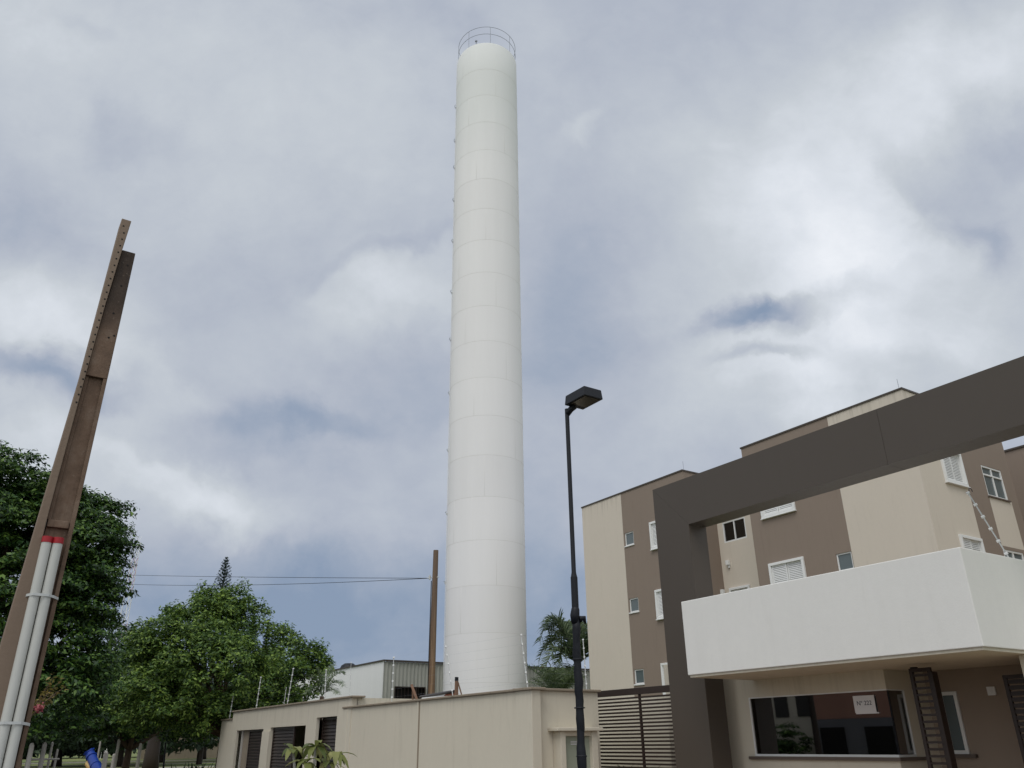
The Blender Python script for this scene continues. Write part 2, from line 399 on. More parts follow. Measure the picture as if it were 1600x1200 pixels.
def wall(mb, F, a0, a1, z0, z1, holes=(), bands=None, depth=.15, skip=()):
    """a wall sheet with real openings and their reveals; bands: function (a, z) -> material index"""
    A = sorted(set([a0, a1] + [h[0] for h in holes] + [h[1] for h in holes] + [x for x in (bands[0] if bands else []) if a0 < x < a1]))
    Zs = sorted(set([z0, z1] + [h[2] for h in holes] + [h[3] for h in holes] + [x for x in (bands[1] if bands else []) if z0 < x < z1]))
    A = [x for x in A if a0 <= x <= a1]; Zs = [x for x in Zs if z0 <= x <= z1]
    for i in range(len(A) - 1):
        for j in range(len(Zs) - 1):
            am, zm = (A[i] + A[i + 1]) / 2, (Zs[j] + Zs[j + 1]) / 2
            if any(h[0] < am < h[1] and h[2] < zm < h[3] for h in holes): continue
            mb.cur = bands[2](am, zm) if bands else 0
            mb.quad(F(A[i], Zs[j], 0), F(A[i + 1], Zs[j], 0), F(A[i + 1], Zs[j + 1], 0), F(A[i], Zs[j + 1], 0))
    for h in holes:
        mb.cur = bands[2]((h[0] + h[1]) / 2, (h[2] + h[3]) / 2) if bands else 0
        q = [(h[0], h[2]), (h[1], h[2]), (h[1], h[3]), (h[0], h[3])]
        for i in range(4):
            if i in skip: continue
            (p0, p1) = q[i], q[(i + 1) % 4]
            mb.quad(F(p0[0], p0[1], 0), F(p0[0], p0[1], depth), F(p1[0], p1[1], depth), F(p1[0], p1[1], 0))

def frame_rect(mb, F, a0, a1, z0, z1, w_, d0, d1):
    mb.fbox(F, a0, a1, z0, z0 + w_, d0, d1); mb.fbox(F, a0, a1, z1 - w_, z1, d0, d1)
    mb.fbox(F, a0, a0 + w_, z0 + w_, z1 - w_, d0, d1); mb.fbox(F, a1 - w_, a1, z0 + w_, z1 - w_, d0, d1)
def win_small(par, F, a0, a1, z0, z1):
    f = MB(); frame_rect(f, F, a0, a1, z0, z1, .045, .03, .09)
    wn = f.build('window', 'white', par)
    g = MB(); g.fbox(F, a0 + .045, a1 - .045, z0 + .045, z1 - .045, .055, .065); g.build('pane', 'glass_obs_refl', wn)
    s_ = MB(); s_.fbox(F, a0 - .03, a1 + .03, z0 - .05, z0 - .002, -.04, .12); s_.build('sill', 'white', wn, bevel=.006)
def win_shutter(par, F, a0, a1, z0, z1, leaves=2):
    f = MB(); frame_rect(f, F, a0, a1, z0, z1, .09, -.07, .1)
    f.fbox(F, a0 - .02, a1 + .02, z0 - .035, z0 - .001, -.1, .1)
    wn = f.build('window', 'white', par, bevel=.008)
    bk = MB(); bk.fbox(F, a0 + .09, a1 - .09, z0 + .09, z1 - .09, .09, .1); bk.build('backing', 'inner_dark', wn)
    L = (a1 - a0 - .18) / leaves
    for i in range(leaves):
        q = MB(); x0 = a0 + .09 + i * L; x1 = x0 + L; dd = -.015 + .025 * (i % 2)
        frame_rect(q, F, x0 + .004, x1 - .004, z0 + .094, z1 - .094, .045, dd, dd + .025)
        n = int((z1 - z0 - .28) / .052); h = (z1 - z0 - .28) / n
        for j in range(n):
            zz = z0 + .14 + j * h
            vs = [F(x0 + .045, zz, dd), F(x1 - .045, zz, dd), F(x1 - .045, zz + h * .9, dd + .02), F(x0 + .045, zz + h * .9, dd + .02)]
            q.quad(*vs); q.quad(vs[0], vs[1], F(x1 - .045, zz + .004, dd + .02), F(x0 + .045, zz + .004, dd + .02))
        q.build('shutter', 'white', wn)
def win_slide(par, F, a0, a1, z0, z1, transom=0, sill=True, gm='glass'):
    f = MB(); frame_rect(f, F, a0, a1, z0, z1, .055, .01, .09)
    am = (a0 + a1) / 2; zt = z1 - transom if transom else z1 - .055
    f.fbox(F, am - .025, am + .025, z0 + .055, z1 - .055, .012, .08)
    if transom: f.fbox(F, a0 + .055, a1 - .055, zt - .025, zt + .025, .008, .085)
    wn = f.build('window', 'white', par, bevel=.004)
    for (p0, p1) in ((a0 + .055, am - .025), (am + .025, a1 - .055)):
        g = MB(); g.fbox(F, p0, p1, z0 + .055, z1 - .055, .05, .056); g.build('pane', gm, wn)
    if sill:
        s_ = MB(); s_.fbox(F, a0 - .05, a1 + .05, z0 - .045, z0 - .002, -.05, .12); s_.build('sill', 'granite', wn)
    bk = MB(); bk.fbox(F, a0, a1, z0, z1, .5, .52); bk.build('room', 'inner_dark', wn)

# ------------------------------------------------------------------ ground
g = MB(); g.quad((-900, -900, -.02), (900, -900, -.02), (900, 900, -.02), (-900, 900, -.02)); tag(g.build('ground', 'grass'), kind='structure')
g = MB(); g.box(-400, 200, -7, 6.2, -.2, .02); tag(g.build('road', 'asphalt'), kind='structure')
g = MB(); g.box(-42, 40, 6.35, 9.75, -.2, .14); tag(g.build('pavement', 'concrete'), kind='structure')
g = MB(); g.box(-42, 40, 6.2, 6.35, -.2, .15); tag(g.build('kerb', 'greypost', bevel=.02), kind='structure')
g = MB(); g.box(-42, 40, -9.6, -7, -.2, .14); tag(g.build('pavement', 'concrete'), kind='structure')
g = MB(); g.box(-14.4, -4, 9.76, 60, -.2, .15); tag(g.build('driveway', 'paver'), kind='structure')
for uu in (-75, -112):
    g = MB(); g.box(uu, uu + .3, 7, 60, -.1, .09); tag(g.build('path_kerb', 'greypost'), kind='structure')
g = MB(); g.box(-97, -95, 7, 60, -.05, .012); tag(g.build('park_path', 'concrete'), kind='structure')

# ------------------------------------------------------------------ water tower
TC = Vector((-34.08, 20.94, 0)); TR = 1.955; TTOP = 42.72
tw = thing('water_tower', 'very tall slim white cylindrical steel water tower with a guard rail on top', 'water tower', TC)
b = MB()
b.lathe(TC, [(TR, 0.0)] + [(TR, z) for z in np.arange(1.91, 42.4, 2.14)] + [(TR, TTOP - .12), (TR - .03, TTOP - .03), (TR - .12, TTOP + .02), (0.3, TTOP + .45), (.02, TTOP + .46)], 96)
b.build('tank_shell', 'tank', tw, smooth='auto')
wd = MB()
for i, z in enumerate(np.arange(4.05, 42.0, 2.14)):
    wd.ring(TC, TR - .002, .0075, z, 96, 6)
    for q in range(3):
        th = (i * .9 + q * 2.094); z1 = min(z + 2.14, TTOP)
        wd.tube([(TC.x + (TR - .002) * math.cos(th), TC.y + (TR - .002) * math.sin(th), z + .01), (TC.x + (TR - .002) * math.cos(th), TC.y + (TR - .002) * math.sin(th), z1 - .01)], .005, 5)
wd.build('weld_seams', paint('weld_paint', lin(214, 211, 208), var=.1, streak=.12, bump=0), tw, smooth=True)
rl = MB(); rl.ring(TC, TR - .06, .014, 43.5, 72); rl.ring(TC, TR - .06, .014, 44.12, 72)
rl.build('guard_rail', 'steel', tw, smooth=True)
for i in range(8):
    th = i * math.pi / 4 + .35
    rp = MB(); x, y = TC.x + (TR - .06) * math.cos(th), TC.y + (TR - .06) * math.sin(th)
    rp.tube([(x, y, TTOP - .15), (x, y, 44.12)], .015, 6); rp.build('rail_post', 'steel', tw)
lf = Vector((-.553, -.833, 0)); bk = Vector((-.852, .5235, 0))
ld = MB(); a = (lf * math.cos(R_(7)) + bk * math.sin(R_(7))).normalized(); tg = Vector((-a.y, a.x, 0))
for s_ in (-.2, .2):
    q = TC + a * (TR + .03) + tg * s_; ld.tube([(q.x, q.y, 3), (q.x, q.y, 43.4)], .016, 6)
for z in np.arange(3.2, 43, .3):
    q = TC + a * (TR + .03); ld.tube([tuple(q - tg * .2 + Vector((0, 0, z))), tuple(q + tg * .2 + Vector((0, 0, z)))], .008, 5)
ldo = ld.build('ladder', 'white', tw)
for z in (8.9, 12.4, 15.8, 19.1, 22.4, 25.5, 29, 32, 34.5, 36.6, 39.4):
    h = MB(); c0 = TC + a * (TR + .03); pts = []
    for j in range(9):
        th = R_(-90 + j * 22.5); pts.append(tuple(c0 + tg * (.2 * math.sin(th)) + a * (.12 * math.cos(th)) + Vector((0, 0, z))))
    h.tube(pts, .014, 5); h.box(c0.x + a.x * .05 - .03, c0.x + a.x * .05 + .03, c0.y + a.y * .05 - .03, c0.y + a.y * .05 + .03, z - .12, z - .03)
    h.build('ladder_bracket', 'galv' if z < 20 else 'steel', ldo)
tp = MB(); q = TC - bk * (TR - .35) + lf * .7
tp.tube([(q.x, q.y, TTOP - .05), (q.x, q.y, TTOP + .45)], .03, 6); tp.box(q.x - .06, q.x + .06, q.y - .06, q.y + .06, TTOP + .42, TTOP + .5); tp.build('vent_pipe', 'steel', tw)

# ------------------------------------------------------------------ apartment building
apt = thing('apartment_building', 'beige and brown three storey apartment building behind the dark portal, next to the lamp post', 'apartment building', (-20, 22.6, 0))
FA = fY(22.6); FR = fY(24.25); FS = fX(-12.27); FSA = fX(-21.82); ZT = 11.42
fl = (3.63, 6.38, 9.11)
holesA = [(-25.52, -24.97, z, z + .55) for z in fl]
shA = [(-23.92, -22.42, z - 1.2 + .74, z + .66) for z in fl]
w_ = MB()
wall(w_, FA, -28.34, -21.82, 0, ZT, holesA + [(a + .05, b2 - .05, c + .05, d2 - .05) for a, b2, c, d2 in shA], ([-25.6], [], lambda a, z: 0 if a < -25.6 else 1))
rec = [(-21.56, -20.4, 8.65, 9.47), (-21.56, -20.55, 5.95, 6.9)]
wall(w_, FR, -21.82, -18.75, 0, ZT, rec, ([-21.0], [], lambda a, z: 0))
wall(w_, FSA, 22.6, 24.25, 0, ZT, [], ([], [], lambda a, z: 1))
shB = [(-18.22, -16.78, z - 1.2 + .74, z + .70) for z in fl]
smB = [(-15.58, -15.02, z, z + .55) for z in fl]
wall(w_, FA, -18.75, -12.27, 0, ZT, smB + [(a + .05, b2 - .05, c + .05, d2 - .05) for a, b2, c, d2 in shB], ([-15.0], [], lambda a, z: 1 if a < -15.0 else 0))
shS = [(23.86, 25.06, z - .46, z + .66) for z in fl]
slS = [(26.27, 27.5, z - .53, z + .5) for z in fl]
def bandS(a, z):
    if a < 25.12: return 0
    if 26.28 < a < 27.66:
        return 0 if any(1.15 < ((z - (q - .53)) % 2.73) for q in (fl[0],)) and z < 8.58 else 1
    return 1
wall(w_, FS, 22.6, 28.13, 0, ZT, [(a + .05, b2 - .05, c + .05, d2 - .05) for a, b2, c, d2 in shS] + slS, ([25.12, 26.28, 27.66], [fl[0] - .53 + 1.15, fl[1] - .53 + 1.15, fl[2] - .53], bandS))
w_.cur = 1; w_.quad((-18.75, 22.6, 0), (-18.75, 22.6, ZT), (-18.75, 24.25, ZT), (-18.75, 24.25, 0))
w_.cur = 0; w_.quad((-28.34, 22.6, 0), (-28.34, 22.6, ZT), (-28.34, 36, ZT), (-28.34, 36, 0))
w_.cur = 1; w_.quad((-12.27, 28.13, 0), (-12.27, 28.13, ZT), (-16.5, 28.13, ZT), (-16.5, 28.13, 0)); w_.quad((-16.5, 28.13, 0), (-16.5, 28.13, ZT), (-16.5, 36, ZT), (-16.5, 36, 0)); w_.quad((-16.5, 36, 0), (-16.5, 36, ZT), (-28.34, 36, ZT), (-28.34, 36, 0))
w_.build('wall', ['beige_apt', 'brown_apt'], apt)
r = MB()
for (x0, x1, y0, y1) in ((-28.34, -21.82, 22.6, 24.25), (-28.34, -18.75, 24.25, 28.13), (-18.75, -12.27, 22.6, 28.13), (-28.34, -16.5, 28.13, 36)):
    r.box(x0 + .01, x1 - .01, y0 + .01, y1 - .01, ZT - .5, ZT - .4)
rf = r.build('roof', 'concrete', apt)
c = MB(); e = .03; hcap = ZT + .06
def cap(x0, x1, y0, y1): c.box(x0, x1, y0, y1, ZT, hcap)
cap(-28.37, -21.79, 22.57, 22.75); cap(-21.97, -21.79, 22.751, 24.22); cap(-21.79, -18.78, 24.22, 24.38); cap(-18.78, -12.24, 22.57, 22.75); cap(-18.78, -18.6, 22.751, 24.2)
cap(-12.42, -12.24, 22.751, 28.16); cap(-28.37, -28.19, 22.751, 36.03)
c.build('roof_coping', 'flash', apt)
for h in holesA: win_small(apt, FA, *h)
for h in shA: win_shutter(apt, FA, *h)
win_slide(apt, FR, *rec[0], sill=False); win_shutter(apt, FR, *rec[1])
for h in shB: win_shutter(apt, FA, *h)
for h in smB: win_small(apt, FA, *h)
for h in shS: win_shutter(apt, FS, *h)
for h in slS: win_slide(apt, FS, *h, transom=.3, gm='glass_obs_refl')  # opaque blue-grey panes, their reflection painted in as base colour
for (F, a, z) in ((FR, -21.45, 7.86), (FSA, 24.05, 6.78)):
    q = MB(); q.fbox(F, a - .07, a + .07, z - .09, z + .09, -.12, 0); q.fbox(F, a - .02, a + .06, z - .2, z - .09, -.06, -.02); q.build('wall_light', 'white', apt, bevel=.01)
for xr in (-21.83, -12.4):
    q = MB(); q.tube([(xr, 22.7, ZT), (xr, 22.7, ZT + .42)], .007, 5); q.build('lightning_rod', 'steel', apt)
q = MB(); q.tube([(-20.1, 24.23, 7.66), (-19.4, 24.2, 7.7), (-19.0, 24.23, 7.66)], .012, 5); q.build('cable_stub', 'coping', apt)

ap2 = thing('apartment_building', 'plain brown apartment block wing at the right edge, set behind the other block', 'apartment building', (-5, 31.5, 0))
q = MB(); q.box(-15.5, 6, 31.5, 42, 0, ZT); q.build('wall', 'brown_apt', ap2)
q = MB(); q.box(-15.55, 6.05, 31.45, 42.05, ZT, ZT + .07); q.build('roof_coping', 'flash', ap2)
for x in (-7, -2):
    for z in fl:
        win_slide(ap2, lambda a, zz, dd: (a, 31.5 + dd - .1, zz), x, x + 1.2, z - .53, z + .5, transom=.3)

# ------------------------------------------------------------------ portal
po = thing('entrance_portal', 'huge dark brown clad entrance portal frame crossing in front of the apartments', 'portal', (-12.04, 12.2, 0))
col_ = MB(); x0, x1, y0, y1, zb, zt = -12.53, -11.56, 12.0, 12.5, 5.66, 6.64
col_.add([(x0, y0, 0), (x1, y0, 0), (x1, y0, zb), (x0, y0, zt), (x0, y1, 0), (x1, y1, 0), (x1, y1, zb), (x0, y1, zt)],
         [(0, 1, 2, 3), (7, 6, 5, 4), (0, 3, 7, 4), (1, 5, 6, 2), (3, 2, 6, 7), (0, 4, 5, 1)])
col_.build('column', 'acm', po)
X2 = -1.6
col_ = MB(); col_.add([(X2, y0, 0), (X2 + .97, y0, 0), (X2 + .97, y0, zt), (X2, y0, zb), (X2, y1, 0), (X2 + .97, y1, 0), (X2 + .97, y1, zt), (X2, y1, zb)],
         [(0, 1, 2, 3), (7, 6, 5, 4), (0, 3, 7, 4), (1, 5, 6, 2), (3, 2, 6, 7), (0, 4, 5, 1)])
col_.build('column', 'acm', po)
def trap(mb, xa, xb, xc, xd):  # bottom xa..xb, top xc..xd
    mb.add([(xa, y0, zb), (xb, y0, zb), (xd, y0, zt), (xc, y0, zt), (xa, y1, zb), (xb, y1, zb), (xd, y1, zt), (xc, y1, zt)],
           [(0, 1, 2, 3), (7, 6, 5, 4), (0, 3, 7, 4), (1, 5, 6, 2), (3, 2, 6, 7), (0, 4, 5, 1)])
bm_ = MB(); g_ = .0025
trap(bm_, x1 + g_, -7.02 - g_, x0 + g_, -7.02 - g_); trap(bm_, -7.02 + g_, X2 - g_, -7.02 + g_, X2 + .97 - g_)
bo = bm_.build('beam', 'acm', po)
sm = MB(); sm.box(x0 + .1, X2 + .8, y0 + .02, y1 - .02, zb + .02, zt - .03); sm.build('seam_backing', 'acm_dark', bo)

# ------------------------------------------------------------------ guardhouse with canopy
gh = thing('guardhouse', 'beige guardhouse under a white canopy band, its wide dark corner window', 'guardhouse', (-9, 12.9, 0))
cn = MB()
cx0, cx1, cy0, cz0, cz1 = -11.19, -5.78, 11.2, 2.635, 3.985
cn.box(cx0, cx1, cy0, 15.6, cz0 + .04, cz1)
cno = cn.build('canopy', 'white_tex', gh, bevel=.012)
lp = MB(); lp.box(cx0 + .03, cx1 - .03, cy0 + .03, 15.55, cz0, cz0 + .038); lp.build('drip_edge', 'beige', cno)
FG = fY(12.9); FGS = fX(-8.39)
gw = MB()
wall(gw, FG, -13.6, -8.39, 0, cz0, [(-11.33, -8.39, 1.31, 2.33)], depth=.12, skip=(1,))
wall(gw, FGS, 12.9, 14.05, 0, cz0, [(12.9, 13.38, 1.31, 2.33)], depth=.12, skip=(3,))
gw.cur = 1; wall(gw, fY(14.05), -8.39, -5.0, 0, cz0, [(-8.19, -7.87, 1.34, 2.29)], ([], [], lambda a, z: 1), depth=.1)
gw.cur = 0; wall(gw, FG, -13.6, -11.2, cz0, 3.1); gw.box(-5.95, -5.0, 12.4, 14.04, 0, cz0 - .003)
gw.build('wall', ['beige', 'recess_shade'], gh)
rm = MB(); rm.quad((-13.5, 16, 0), (-8.5, 16, 0), (-8.5, 16, 2.6), (-13.5, 16, 2.6)); rm.quad((-12.5, 13.02, .9), (-8.52, 13.02, .9), (-8.52, 16, .9), (-12.5, 16, .9)); rm.quad((-12.5, 13.02, 0), (-12.5, 16, 0), (-12.5, 16, 2.6), (-12.5, 13.02, 2.6))
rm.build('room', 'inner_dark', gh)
wf = MB()
for (a0, a1, z0, z1) in ((-11.33, -8.39, 1.31, 1.345), (-11.33, -8.39, 2.31, 2.33), (-11.33, -11.30, 1.345, 2.31)): wf.fbox(FG, a0, a1, z0, z1, -.004, .05)
for (a0, a1, z0, z1) in ((12.95, 13.38, 1.312, 1.343), (12.95, 13.38, 2.312, 2.328), (13.355, 13.38, 1.345, 2.31)): wf.fbox(FGS, a0, a1, z0, z1, -.004, .05)
wo_ = wf.build('corner_window', 'white', gh)
gp = MB(); gp.fbox(FG, -11.30, -8.405, 1.345, 2.31, .015, .023); gp.build('pane', 'glass_guard', wo_)
gp = MB(); gp.fbox(FGS, 12.925, 13.355, 1.345, 2.31, .015, .023); gp.build('pane', 'glass_guard', wo_)
gp = MB(); gp.fbox(FG, -8.44, -8.39, 1.345, 2.31, .024, .05); gp.build('corner_post', 'black', wo_)
gp = MB(); gp.box(-11.45, -8.34, 12.84, 12.95, 1.255, 1.306); gp.box(-8.45, -8.34, 12.951, 13.62, 1.255, 1.306); gp.build('sill', 'granite', wo_)
cu = MB()
for i in range(7):
    x = -11.2 + i * .045; cu.box(x, x + .03, 13.2, 13.24, 1.35, 2.3)
cu.box(-8.65, -8.5, 13.35, 13.4, 1.2, 2.3)
cu.build('curtain', 'green_panel', gh)
ds = MB(); ds.box(-10.4, -9.9, 13.7, 14.1, .9, 1.45); ds.box(-9.4, -9.1, 14, 14.3, .9, 1.7); ds.box(-12.4, -8.6, 15.6, 15.95, .9, 1.15); ds.build('desk', 'slat', gh)
# house number notice
ns = MB(); ns.fbox(FG, -9.04, -8.64, 1.985, 2.25, -.012, -.006); ns.fbox(FG, -9.03, -8.6, 1.965, 1.985, -.01, -.005)
nso = ns.build('number_notice', 'label', gh)
tcv = bpy.data.curves.new('number', 'FONT'); tcv.body = 'N\u00ba 222'; tcv.size = .098; tcv.extrude = .001; tcv.align_x = 'CENTER'
to = bpy.data.objects.new('tmp', tcv); COL.objects.link(to); bpy.context.view_layer.update()
tme = bpy.data.meshes.new_from_object(to); bpy.data.objects.remove(to); tme.materials.clear(); tme.materials.append(M['ink'])
tx = bpy.data.objects.new('lettering', tme); COL.objects.link(tx); tx.parent = nso
tx.rotation_euler = (R_(90), 0, 0); tx.location = Vector((-8.84, 12.886, 2.10)) - ORG[gh.name]
# casement window on the recessed wall
cwf = MB(); F2 = fY(14.05); frame_rect(cwf, F2, -8.19, -7.87, 1.34, 2.29, .055, -.03, .05); cw = cwf.build('window', 'white', gh)
q = MB(); q.fbox(F2, -8.14, -7.92, 1.39, 2.24, .01, .02); q.build('pane', 'glass_obs_refl', cw)
q = MB(); q.fbox(F2, -8.27, -7.75, 1.285, 1.335, -.08, .05); q.build('sill', 'granite', cw)
q = MB(); q.fbox(F2, -7.35, -7.22, 2.2, 2.33, -.03, 0); q.build('wall_socket', 'white', gh)
q = MB(); q.lathe((-7.9, 13.0), [(.001, 2.60), (.06, 2.61), (.06, 2.64)], 12); q.build('ceiling_lamp', 'black', gh)

# pedestrian gate leaf, open beside the guardhouse window
def slat_gate(name, label, cat, x0, x1, y, z0, z1, nsl, depth=.05, group=None, extra=None, mid=()):
    t_ = thing(name, label, cat, ((x0 + x1) / 2, y, 0), group)
    f = MB(); fw_ = .055
    f.box(x0, x0 + fw_, y, y + depth, z0, z1); f.box(x1 - fw_, x1, y, y + depth, z0, z1); f.box(x0 + fw_, x1 - fw_, y, y + depth, z1 - fw_, z1); f.box(x0 + fw_, x1 - fw_, y, y + depth, z0, z0 + fw_)
    for xm in mid: f.box(xm - .02, xm + .02, y + .003, y + depth - .004, z0 + fw_, z1 - fw_)
    f.build('gate_frame', 'slat', t_, bevel=.003)
    s_ = MB(); h = (z1 - z0 - 2 * fw_) / nsl
    for i in range(nsl):
        z = z0 + fw_ + (i + .5) * h; s_.box(x0 + fw_, x1 - fw_, y + .012, y + .03, z - extra, z + extra)
    s_.build('slats', 'slat', t_)
    return t_
g1 = slat_gate('pedestrian_gate', 'narrow brown slatted gate leaf standing open right of the corner window', 'gate', -7.62, -7.27, 12.38, .2, 2.57, 24, extra=.017)
q = MB(); q.box(-7.27, -7.235, 12.36, 12.5, .2, 2.5); q.build('gate_leaf', 'slat', g1)
g2 = slat_gate('pedestrian_gate', 'dark slatted gate leaf at the far right beside the beige pillar', 'gate', -6.52, -5.96, 12.95, .2, 2.42, 26, extra=.03)

# sliding vehicle gate left of the portal
vg = thing('vehicle_gate', 'wide brown metal gate of thin horizontal slats between wall and portal column', 'gate', (-13.8, 12.15, 0))
f = MB(); gx0, gx1, gy = -15.32, -12.54, 12.15
f.box(gx0, gx0 + .17, gy - .02, gy + .06, .1, 2.62); f.box(gx0 + .17, gx1, gy - .02, gy + .06, 2.49, 2.62); f.box(-13.64, -13.6, gy - .012, gy + .04, .2, 2.49)
f.box(gx1 - .07, gx1, gy - .01, gy + .05, .1, 2.49)
f.build('gate_frame', 'slat', vg, bevel=.003)
s_ = MB()
for i in range(33):
    z = 2.43 - i * .0705; s_.box(gx0 + .17, gx1 - .07, gy + .0, gy + .03, z - .018, z + .018)
s_.build('slats', 'slat', vg)
iw = thing('garden_wall', 'pale beige wall seen through the slats of the vehicle gate', 'wall', (-14, 13.3, 0))
q = MB(); q.box(-18.2, -12.0, 13.5, 13.68, 0, 2.50); q.build('wall', 'beige', iw)
q = MB(); q.box(-12.95, -12.87, 13.38, 13.495, 0, 2.47); q.build('drain_pipe', 'greypost', iw)

# ------------------------------------------------------------------ street wall
sw = thing('boundary_wall', 'long beige rendered street wall with coping in front of the white tower', 'wall', (-19, 9.9, 0))
b = MB(); zw = 2.555
b.box(-23.9, -14.76, 9.82, 10.0, 0, zw); b.box(-14.76, -14.16, 9.78, 10.0, 0, zw)
b.box(-14.5, -14.34, 10.001, 11.5, 0, zw); b.box(-15.6, -14.34, 11.501, 11.62, 0, zw)
b.box(-15.9, -15.33, 11.621, 12.3, 0, zw)
b.box(-19.2, -19.13, 9.795, 9.819, 0, zw)
b.box(-23.95, -23.6, 9.79, 9.819, 0, zw - .02)
b.build('wall', 'beige', sw, bevel=.006)
b = MB(); b.box(-19.13, -19.08, 9.806, 9.819, 0, zw - .01); b.build('joint', 'coping', sw)
b = MB(); b.box(-23.95, -14.78, 9.76, 10.06, zw + .001, zw + .05); b.box(-14.78, -14.1, 9.72, 10.1, zw + .002, zw + .054); b.box(-14.56, -14.28, 10.101, 11.5, zw + .001, zw + .05); b.box(-15.9, -14.28, 11.501, 11.68, zw + .001, zw + .05); b.box(-15.96, -15.3, 11.681, 12.36, zw + .001, zw + .05)
b.build('coping', 'coping', sw, bevel=.012)
ks = thing('meter_kiosk', 'beige meter box with a slab cap and grey-green panel, beside the vehicle gate', 'meter box', (-14.1, 10.8, 0))
b = MB(); b.box(-14.335, -14.06, 10.40, 10.52, 0, 1.79); b.box(-14.335, -14.06, 11.20, 11.34, 0, 1.79); b.box(-14.335, -14.10, 10.52, 11.2, 1.70, 1.79); b.box(-14.335, -14.12, 10.52, 11.2, 0, .8); b.build('housing', 'beige', ks, bevel=.006)
b = MB(); b.box(-14.335, -13.99, 10.28, 11.44, 1.792, 1.855); b.build('cap_slab', 'beige', ks, bevel=.01)
b = MB(); b.box(-14.2, -14.17, 10.52, 11.2, .8, 1.70); pn = b.build('panel', 'green_panel', ks)
b = MB(); b.box(-14.169, -14.166, 10.72, 10.88, 1.58, 1.60); b.box(-14.169, -14.166, 10.72, 10.88, 1.54, 1.56); b.build('sticker', 'label', pn)

# garage front left of it
gf = thing('garage_house', 'beige house front with three openings closed by brown louvred shutters', 'house', (-29, 9.8, 0))
FH = fY(9.8); b = MB()
ops = [(-26.05, -24.38, .14, 2.37), (-30.49, -26.96, .14, 2.17), (-34.66, -31.29, .14, 2.14)]
wall(b, FH, -35.42, -23.36, 0, 2.83, ops, depth=.1)
b.box(-35.42, -23.36, 9.97, 9.99, 2.45, 2.83); b.quad((-23.36, 9.8, 0), (-23.36, 12.4, 0), (-23.36, 12.4, 2.83), (-23.36, 9.8, 2.83)); b.quad((-35.42, 9.8, 0), (-35.42, 14, 0), (-35.42, 14, 2.83), (-35.42, 9.8, 2.83))
b.box(-37.2, -35.43, 9.85, 10.1, 0, 2.56); b.box(-23.355, -20.3, 12.1, 12.25, 0, 2.72)
b.box(-31.29, -30.49, 9.76, 9.797, 0, 2.05)
b.build('wall', 'beige', gf)
b = MB(); b.box(-35.5, -23.2, 9.74, 10.16, 2.832, 2.885); b.box(-37.25, -35.51, 9.8, 10.15, 2.562, 2.61); b.box(-23.19, -20.25, 12.05, 12.3, 2.721, 2.77); b.build('coping', 'coping', gf, bevel=.012)
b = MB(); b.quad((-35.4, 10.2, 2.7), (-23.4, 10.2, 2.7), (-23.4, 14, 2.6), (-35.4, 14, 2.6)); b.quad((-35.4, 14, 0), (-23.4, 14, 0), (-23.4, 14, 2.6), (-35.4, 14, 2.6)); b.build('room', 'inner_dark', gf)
def louver(par, x0, x1, z0, z1, y):
    q = MB(); q.box(x0, x0 + .08, y, y + .05, z0, z1); q.box(x1 - .08, x1, y, y + .05, z0, z1); q.box(x0 + .08, x1 - .08, y, y + .05, z1 - .06, z1)
    n = int((z1 - z0) / .1)
    for i in range(n):
        z = z0 + .02 + i * .1
        q.add([(x0 + .08, y + .005, z), (x1 - .08, y + .005, z), (x1 - .08, y + .04, z + .085), (x0 + .08, y + .04, z + .085)], [(0, 1, 2, 3)])
        q.add([(x0 + .08, y + .005, z), (x1 - .08, y + .005, z), (x1 - .08, y + .045, z - .012), (x0 + .08, y + .045, z - .012)], [(0, 1, 2, 3)])
    q.build('louvred_shutter', 'slat', par)
louver(gf, -26.05, -24.38, .14, 2.36, 10.0); louver(gf, -30.49, -28.3, .14, 2.16, 9.9); louver(gf, -33.3, -31.29, .14, 2.13, 9.9)
b = MB(); b.box(-34.22, -34.1, 9.88, 9.93, .14, 2.12); b.build('jamb', 'greypost', gf)
b = MB(); b.box(-34.09, -33.31, 9.93, 9.97, .14, 2.12); b.build('door_panel', 'coping', gf)

# ------------------------------------------------------------------ warehouse
wh = thing('warehouse', 'white warehouse with a corrugated metal side wall and barred window behind the street wall', 'warehouse', (-45, 22, 0))
b = MB(); b.box(-58, -40.98, 18.85, 18.95, 0, 5.6); b.build('wall', 'wh_white', wh)
b = MB(); y = 18.85; n = 0; hh = lambda y: 5.6 + (y - 18.85) * .0
prev = None; step = .055
while y < 46:
    dd = (.0, .05, .05, .0)[n % 4]; pt = (-40.9 - dd, y)
    if prev:
        if 19.5 < (y + prev[1]) / 2 < 21.3:
            b.quad((prev[0], prev[1], 0), (pt[0], y, 0), (pt[0], y, 3.6), (prev[0], prev[1], 3.6)); b.quad((prev[0], prev[1], 4.33), (pt[0], y, 4.33), (pt[0], y, 5.56), (prev[0], prev[1], 5.56))
        else: b.quad((prev[0], prev[1], 0), (pt[0], y, 0), (pt[0], y, 5.56), (prev[0], prev[1], 5.56))
    prev = pt; y += step; n += 1
b.build('corrugated_wall', paint('weathered_sheet_metal', lin(160, 160, 152), rough=.6, bump=.05, streak=.15, var=.1, dirt=(lin(120, 116, 105), .5)), wh)
b = MB(); b.box(-58.05, -40.84, 18.78, 18.98, 5.601, 5.66); b.box(-41.0, -40.83, 18.981, 46, 5.57, 5.66); b.build('roof_trim', 'flash', wh)
b = MB(); b.quad((-58, 18.95, 5.5), (-41, 18.95, 5.5), (-41, 46, 5.5), (-58, 46, 5.5)); rfo = b.build('roof', 'roof_metal', wh)
